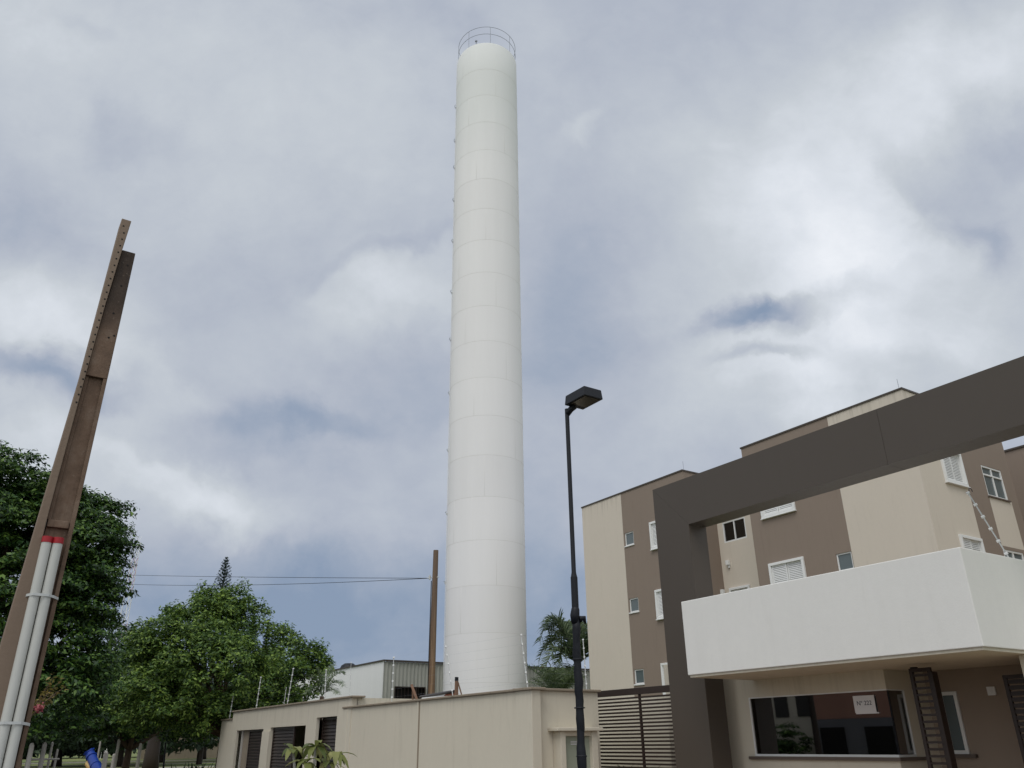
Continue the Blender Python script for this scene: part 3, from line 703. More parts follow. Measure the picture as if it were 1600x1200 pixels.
b = MB(); b.lathe((-53.8, 22.2), [(.6, 5.5), (.62, 6.2), (.5, 6.45), (.3, 6.58), (.02, 6.6)], 20); b.box(-53.1, -49.5, 22.1, 22.5, 6.18, 6.24); b.build('roof_ventilator', 'black', rfo)
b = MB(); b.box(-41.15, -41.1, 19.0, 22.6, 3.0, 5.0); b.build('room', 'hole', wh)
b = MB(); FWX = fX(-40.88); frame_rect(b, FWX, 19.5, 21.32, 3.58, 4.35, .05, -.02, .06)
for i in range(1, 9): b.fbox(FWX, 19.5 + i * .2, 19.52 + i * .2, 3.6, 4.3, 0, .02)
b.fbox(FWX, 20.75, 20.82, 3.6, 4.3, -.01, .03)
b.build('window', 'slat', wh)

# lumber and slabs lying behind the wall
def debris(name, label, cat, fn):
    t_ = thing(name, label, cat, (0, 0, 0)); fn(t_); return t_
pa, pb = at(648, 1072, 25.5), at(655, 1100, 25.2)
o_ = MB()
o_.tube([at(643, 1070, 25.6), at(653, 1098, 25.4)], .05, 4); o_.tube([at(645, 1074, 25.6), at(645, 1100, 25.6)], .03, 4); tag(o_.build('timber_prop', 'wood_dark'), 'pair of short leaning timber props sticking up behind the street wall', 'timber prop')
o_ = MB(); o_.tube([at(713.5, 1060, 22), at(713, 1092, 22)], [.05, .06], 6); o_.tube([at(715, 1064, 22), at(722, 1088, 22)], .02, 4)
st = o_.build('stake', 'wood_dark'); tag(st, 'short rough wooden stake with a dark top standing before the tower base', 'stake')
o_ = MB(); o_.tube([at(713.6, 1058, 22), at(713.4, 1064, 22)], [.055, .055], 6); o_.build('stake_cap', 'black', None).parent = st
o_ = MB()
a_, b_, c_, d_ = at(655, 1090, 24.5), at(712, 1080, 22.6), at(712, 1082, 24.6), at(655, 1086, 26.4)
for (p0, p1) in ((at(656, 1089, 24.4), at(710, 1080, 22.2)),):
    o_.tube([p0, p1], .035, 4)
tag(o_.build('plank', 'slat'), 'long dark plank lying on top of the white slab behind the wall', 'plank')
o_ = MB(); p0, p1 = at(660, 1094, 24.2), at(702, 1089, 22.6)
o_.tube([p0, p1], .075, 4); tag(o_.build('slab', 'white'), 'white slab lying just behind the wall top beneath the dark plank', 'slab')
o_ = MB(); o_.tube([at(697, 1087, 22.8), at(713, 1086, 22.2)], .06, 4); tag(o_.build('brick_block', 'rust'), 'small rusty brown block at the foot of the wooden stake', 'block')

# ------------------------------------------------------------------ timber pole with wires
P = Vector((-28.28, 15.0, 0))
wp = thing('wooden_utility_pole', 'weathered wooden utility pole standing left of the white tower', 'utility pole', P)
b = MB(); b.tube([(P.x, P.y, 0), (P.x, P.y, 4), (P.x + .02, P.y + .02, 8.62)], [.15, .13, .10], 12); b.build('pole', 'timber', wp, smooth='auto')
b = MB(); b.tube([(P.x + .05, P.y - .19, 0), (P.x + .05, P.y - .16, 7.4)], .018, 5); b.build('down_cable', 'black', wp)
b = MB(); b.tube([(P.x - .15, P.y - .25, 7.53), (P.x + .15, P.y + .1, 7.55)], .02, 5); b.tube([(P.x - .02, P.y - .2, 7.45), (P.x - .02, P.y - .2, 7.62)], .04, 8); b.build('bracket', 'galv', wp)
def wire(p0, p1, sag, r, n=24):
    q = MB(); pts = []
    for i in range(n + 1):
        s0 = i / n; v_ = Vector(p0).lerp(Vector(p1), s0); v_.z -= sag * 4 * s0 * (1 - s0); pts.append(tuple(v_))
    q.tube(pts, r, 5); return q
A0 = (P.x - .08, P.y - .18, 7.52)
tag(wire(A0, at(60, 894, 75), .10, .011).build('overhead_wire', 'black'), 'upper of the two thin wires running left from the wooden pole', 'wire', 'overhead wires')
tag(wire(A0, at(60, 903, 75), .42, .011).build('overhead_wire', 'black'), 'lower, slacker of the two wires running left from the wooden pole', 'wire', 'overhead wires')

# ------------------------------------------------------------------ street lamp
L0 = Vector((-6.72, 5.21, 0))
lm = thing('street_lamp', 'black street lamp with a square box head, its lower post wrapped in black plastic', 'street lamp', L0)
b = MB(); b.tube([(L0.x, L0.y, .1), (L0.x, L0.y, 3.17)], .037, 14); b.tube([(L0.x, L0.y, 3.17), (L0.x, L0.y, 3.22), (L0.x, L0.y, 5.07)], [.034, .0245, .0245], 14); b.build('post', 'black', lm, smooth='auto')
pts, rr = [], []
z = .1
while z < 2.78:
    pts.append((L0.x + random.uniform(-.006, .006), L0.y + random.uniform(-.006, .006), z)); rr.append(.040 + random.uniform(-.010, .008)); z += .085
b = MB(); b.tube(pts, rr, 14)
b.tube([(L0.x, L0.y - .01, 2.70), (L0.x, L0.y - .01, 2.78), (L0.x, L0.y, 2.84), (L0.x, L0.y, 2.87)], [.040, .049, .043, .033], 12)
b.tube([(L0.x + .02, L0.y + .03, 2.74), (L0.x + .03, L0.y + .085, 2.755), (L0.x + .03, L0.y + .1, 2.70)], [.036, .028, .01], 8)
b.build('plastic_wrap', 'wrap', lm, smooth=True)
for z in (1.47, 1.9, 2.35): b = MB(); b.ring(L0, .05, .006, z, 16, 5); b.build('tie', 'black', lm)
hd = MB(); hx0, hx1, hy0, hy1, hz0, hz1 = -6.70, -6.335, 5.165, 5.43, 5.10, 5.215
hd.hexa([(hx0, hy0, hz0), (hx1, hy0, hz0), (hx1, hy1, hz0), (hx0, hy1, hz0)], [(hx0 + .01, hy0 + .01, hz1), (hx1 - .01, hy0 + .01, hz1), (hx1 - .01, hy1 - .01, hz1), (hx0 + .01, hy1 - .01, hz1)])
ho = hd.build('lamp_head', 'black', lm, bevel=.006)
b = MB(); b.box(hx0 + .09, hx1 - .025, hy0 + .025, hy1 - .025, hz0 - .006, hz0 - .001); b.build('lens', 'lens', ho)
b = MB(); b.tube([(L0.x, L0.y, 5.0), (L0.x + .03, L0.y + .03, 5.06), (hx0 + .05, hy0 + .1, 5.095)], [.03, .035, .04], 10); b.build('bracket', 'black', lm, smooth=True)

# ------------------------------------------------------------------ double-T concrete pole with conduits
cp = thing('concrete_pole', 'brown double-T concrete pole leaning into view at left with two grey conduits', 'utility pole', (-7.45, .47, 0))
def vL(z): return np.interp(z, [0, 2.35, 3.24, 4.6, 6.25], [.20, .25, .295, .365, .41])   # outer edge of flange
def vS(z): return np.interp(z, [0, 2.35, 3.24, 4.6, 5.46, 6.25], [.37, .372, .36, .405, .44, .495])  # flange / shaft
vR = lambda z: np.interp(z, [0, 1.8, 4.6, 6], [.535, .555, .58, .59])
def strip(mb, zs, yl, yr, x0, x1):
    for z0, z1 in zip(zs[:-1], zs[1:]):
        mb.hexa([(x0, yl(z0), z0), (x1, yl(z0), z0), (x1, yr(z0), z0), (x0, yr(z0), z0)], [(x0, yl(z1), z1), (x1, yl(z1), z1), (x1, yr(z1), z1), (x0, yr(z1), z1)])
def solid(mb, zs, yl, yr, x0, x1):
    base = len(mb.v)
    for z in zs: mb.v += [(x0, float(yl(z)), z), (x1, float(yl(z)), z), (x1, float(yr(z)), z), (x0, float(yr(z)), z)]
    for i in range(len(zs) - 1):
        for j in range(4):
            mb.f.append((base + i * 4 + j, base + i * 4 + (j + 1) % 4, base + i * 4 + 4 + (j + 1) % 4, base + i * 4 + 4 + j)); mb.mi.append(mb.cur)
    mb.f.append((base + 3, base + 2, base + 1, base)); mb.mi.append(mb.cur)
    e_ = base + 4 * (len(zs) - 1); mb.f.append((e_, e_ + 1, e_ + 2, e_ + 3)); mb.mi.append(mb.cur)
zf = [0, .8, 1.6, 2.35, 3.24, 4.0, 4.6, 5.3, 5.8, 6.25]
b = MB(); solid(b, zf, vL, lambda z: vS(z) + .0 if z < 6.2 else .495, -7.56, -7.372); b.build('flange', 'flange', cp, bevel=.006)
b = MB(); solid(b, [0, 1.6, 3.0, 4.0, 5, 5.95], lambda z: vS(z) + .001, lambda z: vR(z), -7.60, -7.44)            # web
solid(b, [0, 1.6, 2.5, 3.26, 3.9, 4.6], lambda z: vR(z) - .032, lambda z: vR(z) + .001, -7.439, -7.405)          # right rib
solid(b, [4.6, 5.2, 5.93], lambda z: vS(z) + .002, lambda z: vR(z) + .001, -7.439, -7.403)               # solid head
b.box(-7.439, -7.406, .372, .53, 3.24, 3.30)
solid(b, [3.30, 3.9, 4.598], lambda z: vS(z) + .002, lambda z: vS(z) + .03, -7.439, -7.42)
b.build('shaft', 'pole', cp, bevel=.005)
b = MB()
for i in range(26):
    z = 6.17 - i * .074; y = (vL(z) + vS(z)) / 2 + .008 - (.02 if i == 0 else 0)
    b.tube([(-7.373, y, z), (-7.3705, y, z)], .0085, 8)
for z, y in ((5.78, .545), (5.55, .53), (5.25, .515), (5.0, .52), (5.03, .56)): b.tube([(-7.404, y, z), (-7.4005, y, z)], .009, 8)
b.build('bolt_holes', 'hole', cp)
for yy in (.396, .474):
    b = MB(); b.tube([(-7.362, yy, 0), (-7.362, yy, 3.10)], .037, 16); co = b.build('conduit', 'pvc', cp, smooth='auto')
    b = MB(); b.tube([(-7.362, yy, 3.10), (-7.362, yy, 3.148)], .040, 16); b.build('end_cap', 'red', co, smooth='auto')
for z in (2.69, 1.77, .9):
    y0_, y1_ = float(vL(z)) - .0, float(vR(z)); b = MB(); zz = z
    pts = [(-7.40, float(vS(z)) - .05, zz - .01), (-7.355, .33 + .02, zz - .003), (-7.318, .38, zz + .0), (-7.316, .435, zz), (-7.318, .49, zz), (-7.35, .53, zz - .005), (-7.402, y1_ + .004, zz - .01)]
    for p0, p1 in zip(pts[:-1], pts[1:]):
        b.add([(p0[0], p0[1], p0[2] - .01), (p1[0], p1[1], p1[2] - .01), (p1[0], p1[1], p1[2] + .01), (p0[0], p0[1], p0[2] + .01), (p0[0] - .003, p0[1], p0[2] - .01), (p1[0] - .003, p1[1], p1[2] - .01), (p1[0] - .003, p1[1], p1[2] + .01), (p0[0] - .003, p0[1], p0[2] + .01)], [(0, 1, 2, 3), (4, 7, 6, 5), (0, 4, 5, 1), (3, 2, 6, 7)])
    b.build('strap', 'galv', cp)

# ------------------------------------------------------------------ electric fence rods
rod = thing('fence_rod', '', 'fence rod', (0, 0, 0), 'electric fence rods')
b = MB(); b.tube([(0, 0, 0), (0, 0, .93)], .011, 6); b.build('rod', 'galv', rod)
for i in range(6):
    z = .93 - i * .165; b = MB(); b.tube([(-.012, -.022, z), (.012, .022, z)], [.017, .017], 7); b.build('insulator', 'white', rod)
protoused = [False]
RT = []
def add_rod(base, top, label, s=1.0):
    base, top = Vector(base), Vector(top)
    r_ = rod if not protoused[0] else copy_tree(rod); protoused[0] = True
    r_.location = base; dr = top - base
    r_.rotation_mode = 'QUATERNION'; r_.rotation_quaternion = dr.to_track_quat('Z', 'Y'); L = dr.length / .93
    r_.scale = (s, s, L); r_['label'] = label; RT.append((base, top)); return r_
add_rod((-36.48, 9.95, 2.6), (-36.28, 9.95, 3.67), 'leftmost electric fence rod, on the low pillar at the end of the house front', 1.5)
add_rod((-32.95, 9.95, 2.87), (-32.78, 9.95, 4.0), 'electric fence rod on the house front above its left opening', 1.5)
add_rod((-29.41, 9.95, 2.87), (-29.12, 9.95, 4.05), 'tallest electric fence rod on the house front, above its middle opening', 1.5)
add_rod((-29.75, 9.95, 2.87), (-29.68, 9.95, 3.45), 'short rod close beside the tallest rod of the house front', .8)
add_rod((-25.9, 9.95, 2.87), (-25.95, 9.95, 3.78), 'electric fence rod before the small palm at the right of the house front', 1.4)
add_rod((-23.9, 9.95, 2.87), (-23.95, 9.95, 3.85), 'faint rod before the white warehouse wall, at the end of the house front coping', .6)
add_rod((-20.93, 9.92, 2.6), (-20.93, 9.92, 3.74), 'electric fence rod in front of the corrugated warehouse wall', 1.0)
add_rod((-17.62, 9.92, 2.6), (-18.01, 9.92, 3.75), 'leaning electric fence rod at the left edge of the white tower', 1.0)
add_rod((-14.5, 9.92, 2.6), (-14.71, 9.92, 3.68), 'white leaning electric fence rod in front of the white tower, above the wall corner', 1.1)
add_rod((-14.3, 11.3, 2.6), (-14.35, 11.3, 3.62), 'electric fence rod right of the lamp post in front of the palm', 1.0)
add_rod((-12.9, 13.6, 2.5), (-13.35, 13.6, 4.15), 'leaning fence rod whose tip shows beside the dark portal column', 1.0)
rr_ = add_rod((-5.95, 12.9, 3.99), (-6.15, 12.55, 5.05), 'large white fence rod with looped cable on the white canopy roof', 1.0)
lp_ = MB(); tp_ = Vector((-6.15, 12.55, 5.05)); pts = []
for j in range(10):
    th = R_(-40 + j * 25); pts.append((tp_.x + .02, tp_.y + .05 - .05 * math.cos(th), tp_.z + .03 + .05 * math.sin(th)))
lp_.tube(pts, .006, 5); tag(lp_.build('cable_loop', 'black'), 'small black cable loop at the tip of the canopy fence rod', 'cable')
def fence_wires(label, rods):
    q = MB()
    for i in range(6):
        s_ = 1 - i * .177
        for (b0, t0), (b1, t1) in zip(rods[:-1], rods[1:]):
            p0 = b0.lerp(t0, s_); p1 = b1.lerp(t1, s_); q.tube([tuple(p0), tuple(p1)], .0008, 3, cap=False)
    tag(q.build('fence_wires', 'steel'), label, 'fence wires', 'electric fence wires')
fence_wires('thin strands of electric fence wire along the house front coping', [RT[0], RT[1], RT[2], RT[4], RT[5]])
fence_wires('thin strands of electric fence wire above the long street wall', [RT[6], RT[7], RT[8], RT[9]])

# ------------------------------------------------------------------ vegetation
def leaves_mesh(name, P3, N3, size, mat, parent=None, aspect=.45, droop=.3):
    """P3 points, N3 preferred normals; each leaf a folded rhombus"""
    n = len(P3); sz = size * rng.uniform(.65, 1.35, n)
    nrm = N3 + rng.normal(0, .55, (n, 3)); nrm /= np.linalg.norm(nrm, axis=1)[:, None] + 1e-9
    t_ = rng.normal(0, 1, (n, 3)); t_[:, 2] -= droop; t_ -= nrm * (t_ * nrm).sum(1)[:, None]; t_ /= np.linalg.norm(t_, axis=1)[:, None] + 1e-9
    s_ = np.cross(nrm, t_)
    L = t_ * (sz / 2)[:, None]; W = s_ * (sz * aspect / 2)[:, None]; fold = nrm * (sz * .08)[:, None]
    V = np.stack([P3 - L, P3 + W + fold - L * .1, P3 + L, P3 - W + fold - L * .1], 1).reshape(-1, 3)
    org = ORG[parent.name] if parent is not None else Vector((0, 0, 0)); V = V - np.array(org)
    me = bpy.data.meshes.new(name); me.vertices.add(4 * n); me.vertices.foreach_set('co', V.ravel().astype(np.float32))
    me.loops.add(4 * n); me.loops.foreach_set('vertex_index', np.arange(4 * n, dtype=np.int32))
    me.polygons.add(n); me.polygons.foreach_set('loop_start', np.arange(0, 4 * n, 4, dtype=np.int32))
    me.polygons.foreach_set('loop_total', np.full(n, 4, np.int32)); me.update(calc_edges=True); me.validate()
    me.materials.append(M[mat]); o = bpy.data.objects.new(name, me); COL.objects.link(o)
    if parent is not None: o.parent = parent
    return o
def crown_points(lobes, n_clump, clump_r, n_leaf, top_bias=.25, flat=.55):
    Ps, Ns = [], []
    vol = np.array([l[1] * l[2] * l[3] for l in lobes]) ** (2 / 3); vol /= vol.sum()
    for (c0, rx, ry, rz), fr in zip(lobes, vol):
        k_ = max(3, int(n_clump * fr)); u_ = rng.normal(0, 1, (k_, 3)); u_ /= np.linalg.norm(u_, axis=1)[:, None]
        u_[:, 2] = np.where((u_[:, 2] < 0) & (rng.random(k_) < top_bias), -u_[:, 2], u_[:, 2])
        rad = rng.uniform(.62, 1.04, k_); C_ = np.array(c0) + u_ * rad[:, None] * np.array([rx, ry, rz])
        cr = clump_r * rng.uniform(.55, 1.35, k_)
        for cc, r_, un in zip(C_, cr, u_):
            m_ = int(n_leaf * (r_ / clump_r) ** 2)
            q = rng.normal(0, 1, (m_, 3)); q /= np.linalg.norm(q, axis=1)[:, None]; q[:, 2] = np.where(q[:, 2] < -.2, -q[:, 2] * .6, q[:, 2])
            q2 = q * rng.uniform(.55, 1.08, m_)[:, None] * r_; q2[:, 2] *= flat
            Ps.append(cc + q2); Ns.append(q * .6 + np.array([0, 0, .8]) + un * .4)
    return np.concatenate(Ps), np.concatenate(Ns)
def limbs(mb, base, tops, r0, h0, seg=5):
    base = Vector(base)
    fork = base + Vector((0, 0, h0)); mb.tube([base, base + Vector((.05, -.03, h0 * .5)), fork], [r0, r0 * .8, r0 * .7], 8)
    for tpt in tops:
        tpt = Vector(tpt); pts, rs = [], []
        for i in range(seg + 1):
            s_ = i / seg; q = fork.lerp(tpt, s_) + Vector((0, 0, math.sin(s_ * math.pi) * .25)) + Vector((random.uniform(-.12, .12), random.uniform(-.12, .12), 0)) * (1 if 0 < i < seg else 0)
            pts.append(q); rs.append(r0 * (.55 * (1 - s_) + .06))
        mb.tube(pts, rs, 6)
def tree(name, label, base, lobes, n_clump, clump_r, n_leaf, size, mat, r0=.25, h0=1.8, group=None, cat='tree', bark='bark', flat=.55, aspect=.45):
    t_ = thing(name, label, cat, base, group)
    Pn, Nn = crown_points(lobes, n_clump, clump_r, n_leaf, flat=flat)
    leaves_mesh('crown', Pn, Nn, size, mat, t_, aspect)
    mb = MB(); limbs(mb, base, [l[0] for l in lobes], r0, h0); mb.build('trunk', bark, t_, smooth=True)
    return t_
def ell(x, y, dist, rpx, rzpx, depth=None):   # a lobe: centre on a sight line at a true distance, metric radii
    c_ = at(x, y, dist); s_ = dist / 1300
    return (tuple(c_), (depth or rpx * s_), rpx * s_, rzpx * s_)
# big dark tree at the left
tb = at(-30, 1150, 31); tb = (tb.x, tb.y, 0)
tree('broadleaf_tree', 'tall dense dark green tree behind the concrete pole at left', tb,
     [ell(-40, 806, 31, 140, 88), ell(138, 838, 31, 52, 70), ell(60, 880, 30, 105, 105), ell(145, 900, 30, 48, 90), ell(-60, 960, 31, 170, 150), ell(108, 990, 29.5, 66, 90), ell(40, 1080, 29, 105, 75), ell(16, 766, 31, 50, 38)],
     1250, .5, 125, .15, 'leaf_dark', .42, 1.9, flat=.7)
# lighter tree in the middle
tb = at(345, 1180, 41); tb = (tb.x, tb.y, 0)
tree('broadleaf_tree', 'rounded mid green tree between the dark tree and the house front', tb,
     [ell(338, 972, 42, 50, 46), ell(320, 1000, 42, 75, 50), ell(285, 1030, 41, 75, 62), ell(395, 1012, 42, 52, 52), ell(452, 1022, 42, 32, 44), ell(485, 1055, 42, 30, 34), ell(345, 1065, 40, 110, 60), ell(240, 1040, 41, 42, 50), ell(440, 1065, 42, 62, 48), ell(250, 1090, 40, 70, 45), ell(415, 1100, 41, 60, 32), ell(275, 970, 42, 22, 24), ell(222, 1008, 41, 22, 28), ell(500, 1030, 42, 18, 18), ell(366, 942, 42, 30, 18), ell(300, 1118, 40, 90, 26), ell(375, 1125, 40.5, 60, 22), ell(215, 1120, 41, 60, 30), ell(330, 938, 42, 14, 12)],
     1100, .42, 80, .175, 'leaf_mid', .2, 2.0, flat=1.2)
tb = at(200, 1180, 46); tb = (tb.x, tb.y, 0)
tree('broadleaf_tree', 'dark low tree filling the gap between the two large trees', tb,
     [ell(195, 1060, 47, 55, 60), ell(140, 1100, 46, 80, 45), ell(215, 1110, 46, 60, 38), ell(300, 1125, 50, 70, 30)],
     420, .6, 90, .2, 'leaf_dark', .22, 1.5, flat=.8)
# background trees, park
bgl = [('broad dark park tree far behind the concrete pole', 20), ('dark park tree left of the blue slide, far off', 95), ('park tree with a thick trunk right of the blue slide', 190), ('round far park tree behind the white fence posts', 255), ('small far park tree behind the trunk of the middle tree', 320), ('far park tree hidden mostly by the house front end', 400)]
for i, (lb, x) in enumerate(bgl):
    dd = (120, 95, 88, 105, 125, 110)[i]; q = at(x, 1160, dd); c0 = (q.x, q.y, 0); hgt = (12, 9, 9, 10, 11, 12)[i]
    lob = [((q.x, q.y, hgt * .58), 5, 6, 4.2), ((q.x + 2, q.y + 4, hgt * .42), 4, 5, 3.2), ((q.x - 1, q.y - 5, hgt * .42), 4, 5, 3.2)]
    tree('park_tree', lb, c0, lob, 130, 1.4, 70, .6, 'leaf_far', .5, 1.6, group='far trees of the park', bark='dark_stone')
Pn, Nn = [], []
for i in range(46):
    q = at(-40 + i * 12, 1160, 165 + random.uniform(-8, 8)); hh_ = random.uniform(5, 8.5)
    a_, b_ = crown_points([((q.x, q.y, hh_ * .45), 4, 4, hh_ * .5)], 16, 1.6, 40); Pn.append(a_); Nn.append(b_)
tag(leaves_mesh('far_wood', np.concatenate(Pn), np.concatenate(Nn), .9, 'leaf_far'), 'dark belt of woodland closing the far side of the park', 'wood', kind='stuff')
# araucaria and two dark spires
def conifer(label, x, ytop, dist, halfw, tiers, zlow):
    tp_ = at(x, ytop, dist); t_ = thing('conifer_tree', label, 'conifer', (tp_.x, tp_.y, 0), 'pointed conifers behind the middle tree')
    mb = MB(); mb.tube([(tp_.x, tp_.y, 0), (tp_.x, tp_.y, tp_.z * .6), (tp_.x, tp_.y, tp_.z)], [.3, .15, .02], 6); mb.build('trunk', 'dark_stone', t_)
    Ps, Ns = [], []
    zz = np.arange(tp_.z - .1, zlow, -.34); tiers = len(zz)
    for i, z in enumerate(zz):
        Lr = .10 + halfw * (i / tiers) ** .75
        for j in range(6):
            th = j * 1.047 + i * 1.3; m_ = int(10 + 50 * Lr / halfw); s_ = rng.random(m_)
            x_ = tp_.x + np.cos(th) * Lr * s_ + rng.normal(0, .05, m_); y_ = tp_.y + np.sin(th) * Lr * s_ + rng.normal(0, .05, m_)
            z_ = z + Lr * (.75 * s_ ** 1.4) + rng.normal(0, .035, m_)
            Ps.append(np.stack([x_, y_, z_], 1)); Ns.append(np.tile([0, 0, 1.], (m_, 1)))
    leaves_mesh('crown', np.concatenate(Ps), np.concatenate(Ns), .2, 'leaf_blue', t_, .35)
conifer('pointed araucaria tip rising highest above the middle tree', 354, 871, 90, 1.45, 17, 13)
conifer('small dark conifer tip right of the araucaria', 399, 942, 90, .6, 10, 9)
conifer('lower dark conifer tip, farthest right above the middle tree', 420, 968, 90, .5, 9, 8)
# palms
def frond(Ps, mb, base, tip, arch, n=44, leaf=.34, droop=.5, w=.015):
    base, tip = Vector(base), Vector(tip); mid = base.lerp(tip, .5) + Vector((0, 0, arch)); pts = []
    for i in range(13):
        s_ = i / 12; pts.append(base * (1 - s_) ** 2 + mid * 2 * s_ * (1 - s_) + tip * s_ * s_)
    mb.mat(0).tube(pts, [w * (1 - .75 * i / 12) for i in range(13)], 5)
    for i in range(n):
        s_ = .12 + .88 * i / n; q = base * (1 - s_) ** 2 + mid * 2 * s_ * (1 - s_) + tip * s_ * s_
        tg_ = ((mid - base) * (1 - s_) + (tip - mid) * s_).normalized(); side = tg_.cross(Vector((0, 0, 1)))
        if side.length < .1: side = Vector((1, 0, 0))
        side.normalize(); upv = side.cross(tg_)
        for sg in (-1, 1):
            L = leaf * (1 - .55 * abs(s_ - .45) * 1.6) * random.uniform(.75, 1.15)
            dr = (side * sg * .8 + tg_ * .6 + upv * random.uniform(-.2, .7)).normalized()
            e1 = q + dr * L * .55; e2 = q + dr * L + Vector((0, 0, -droop * L * random.uniform(.2, .7)))
            ww = tg_ * .0095 * (leaf / .34)
            mb.mat(0).add([q - ww, q + ww, e1 + ww * 1.2, e1 - ww * 1.2, e2], [(0, 1, 2, 3), (3, 2, 4)])
def palm(label, base, h, tips, leaf=.34, cat='palm', name='palm_tree', trunk_r=.12, bark='bark', n=44, mat='leaf_palm', group=None):
    t_ = thing(name, label, cat, base, group); c0 = Vector(base) + Vector((0, 0, h))
    mb = MB(); mb.tube([base, Vector(base) + Vector((0, 0, h * .6)), c0], [trunk_r * 1.2, trunk_r, trunk_r * .8], 10); mb.build('trunk', bark, t_, smooth=True)
    for (tp_, ar) in tips:
        f_ = MB(); frond(None, f_, c0, tp_, ar, leaf=leaf, n=n); f_.build('frond', mat, t_)
c0 = at(903, 1048, 42.6); bs = (c0.x, c0.y, 0)
palm('feathery palm behind the lamp post with long fronds arching left', bs, c0.z, [
    (at(843, 1003, 42.0), 3.55), (at(849, 1052, 41.2), 2.27), (at(870, 968, 43.3), 0.85), (at(884, 972, 44.0), 0.71), (at(915, 975, 43.3), 0.57), (at(925, 990, 42.6), 0.85), (at(935, 1020, 43.3), 1.28), (at(858, 1012, 44.0), 2.56), (at(905, 968, 42.6), 0.43), (at(940, 1050, 41.9), 1.85), (at(880, 1075, 41.2), 0.99), (at(916, 1000, 41.2), 0.85), (at(842, 1030, 42.5), 2.4), (at(872, 1035, 41.5), 1.6), (at(856, 985, 43.5), 2.2)], leaf=.95, n=64)
c1 = at(872, 1090, 38.3); tips = []
for i in range(22):
    th = i * 2.4; q = c1 + Vector((math.cos(th) * random.uniform(.8, 1.6), math.sin(th) * random.uniform(.8, 1.6), random.uniform(.6, 1.4))); tips.append((q, random.uniform(.15, .4)))
palm('low bushy palm clump above the wall coping right of the tower', (c1.x, c1.y, 0), c1.z, tips, leaf=.5, name='palm_shrub', cat='palm shrub', n=30)
c2 = at(503, 1088, 38); bs = (c2.x, c2.y, 0)
palm('small palm with drooping fronds before the white warehouse wall', bs, c2.z, [(at(538, 1052, 38), .7), (at(537, 1072, 37), .7), (at(520, 1040, 38.5), .4), (at(484, 1060, 38), .6), (at(528, 1085, 37), .5), (at(495, 1045, 38), .4), (at(478, 1085, 37.5), .6)], leaf=.42, n=44)
# frangipani by the street
def broad_leaf(mb, q, dr, L, W, bend=.3):
    q, dr = Vector(q), Vector(dr).normalized(); side = dr.cross(Vector((0, 0, 1))).normalized(); upv = side.cross(dr)
    prof = [(0, .08), (.2, .6), (.45, 1), (.75, .8), (.93, .35), (1, .03)]; vs = []
    for (s_, ww) in prof:
        c_ = q + dr * L * s_ - Vector((0, 0, 1)) * bend * L * s_ * s_
        vs += [c_ + side * W * ww * .5 + upv * .12 * W * ww, c_, c_ - side * W * ww * .5 + upv * .12 * W * ww]
    fs = []
    for i in range(5): fs += [(i * 3, i * 3 + 1, i * 3 + 4, i * 3 + 3), (i * 3 + 1, i * 3 + 2, i * 3 + 5, i * 3 + 4)]
    mb.add(vs, fs)
fb = at(486, 1300, 11.5); fr_ = thing('frangipani_plant', 'young frangipani with long drooping yellow-green leaves in front of the house front', 'plant', (fb.x, fb.y, .12))
st_ = MB(); lv = MB(); b0 = Vector((fb.x, fb.y, .12))
for (x, y, dd, n_) in ((458, 1172, 11.5, 10), (493, 1166, 11.4, 14), (525, 1178, 11.6, 11), (478, 1190, 11.2, 9), (510, 1194, 11.5, 9)):
    e_ = at(x, y, dd); m_ = b0.lerp(e_, .5) + Vector((0, 0, -.1)); st_.tube([b0, m_, e_], [.03, .022, .016], 7)
    for i in range(n_):
        th = i * 2.4 + x; broad_leaf(lv, e_ + Vector((0, 0, -.02)), (math.cos(th), math.sin(th), random.uniform(.4, 1.5)), random.uniform(.22, .36), random.uniform(.075, .105), random.uniform(.5, 1.3))
st_.build('stem', 'greypost', fr_, smooth=True); lv.build('foliage', 'leaf_frang', fr_, smooth=True)
# cordylines inside the gate
for (x, lb, mt) in ((-14.75, 'spiky dark plant at the left foot of the vehicle gate', 'leaf_palm'), (-13.9, 'spiky purple plant at the middle of the vehicle gate foot', 'leaf_purple')):
    t_ = thing('cordyline', lb, 'plant', (x, 12.6, .15), 'spiky plants inside the gate'); q = MB(); q.tube([(x, 12.6, .15), (x, 12.6, .85)], .02, 6); q.build('stem', 'bark', t_)
    q = MB()
    for i in range(26):
        th = i * 2.4; broad_leaf(q, (x, 12.6, .82 + .004 * i), (math.cos(th), math.sin(th), .3 + .05 * i), random.uniform(.35, .5), .035, .35)
    q.build('foliage', mt, t_)
# crape myrtle sprig beside the pole
sb = at(28, 1330, 10.6); sh = thing('flowering_shrub', 'yellowing shrub with a pink blossom poking out right of the concrete pole', 'shrub', (sb.x, sb.y, 0))
q = MB(); s0 = Vector((sb.x, sb.y, 0))
tipsA = [at(95, 1063, 10.8), at(84, 1058, 10.9), at(103, 1072, 10.7), at(72, 1085, 10.8), at(60, 1104, 10.8), at(50, 1070, 11), at(90, 1080, 11), at(78, 1070, 10.6)]
Pp, Nn = [], []
f0 = at(38, 1130, 10.8); q.tube([s0, f0], [.03, .015], 6)
for tpt in tipsA:
    m_ = f0.lerp(tpt, .5) + Vector((0, 0, .03)); q.tube([f0, m_, tpt], [.009, .006, .003], 5)
    for i in range(26):
        s_ = random.uniform(.35, 1.05); pp = f0.lerp(tpt, s_) + Vector((random.gauss(0, .02), random.gauss(0, .02), random.gauss(0, .02) + .01)); Pp.append(pp); Nn.append((0, 0, 1))
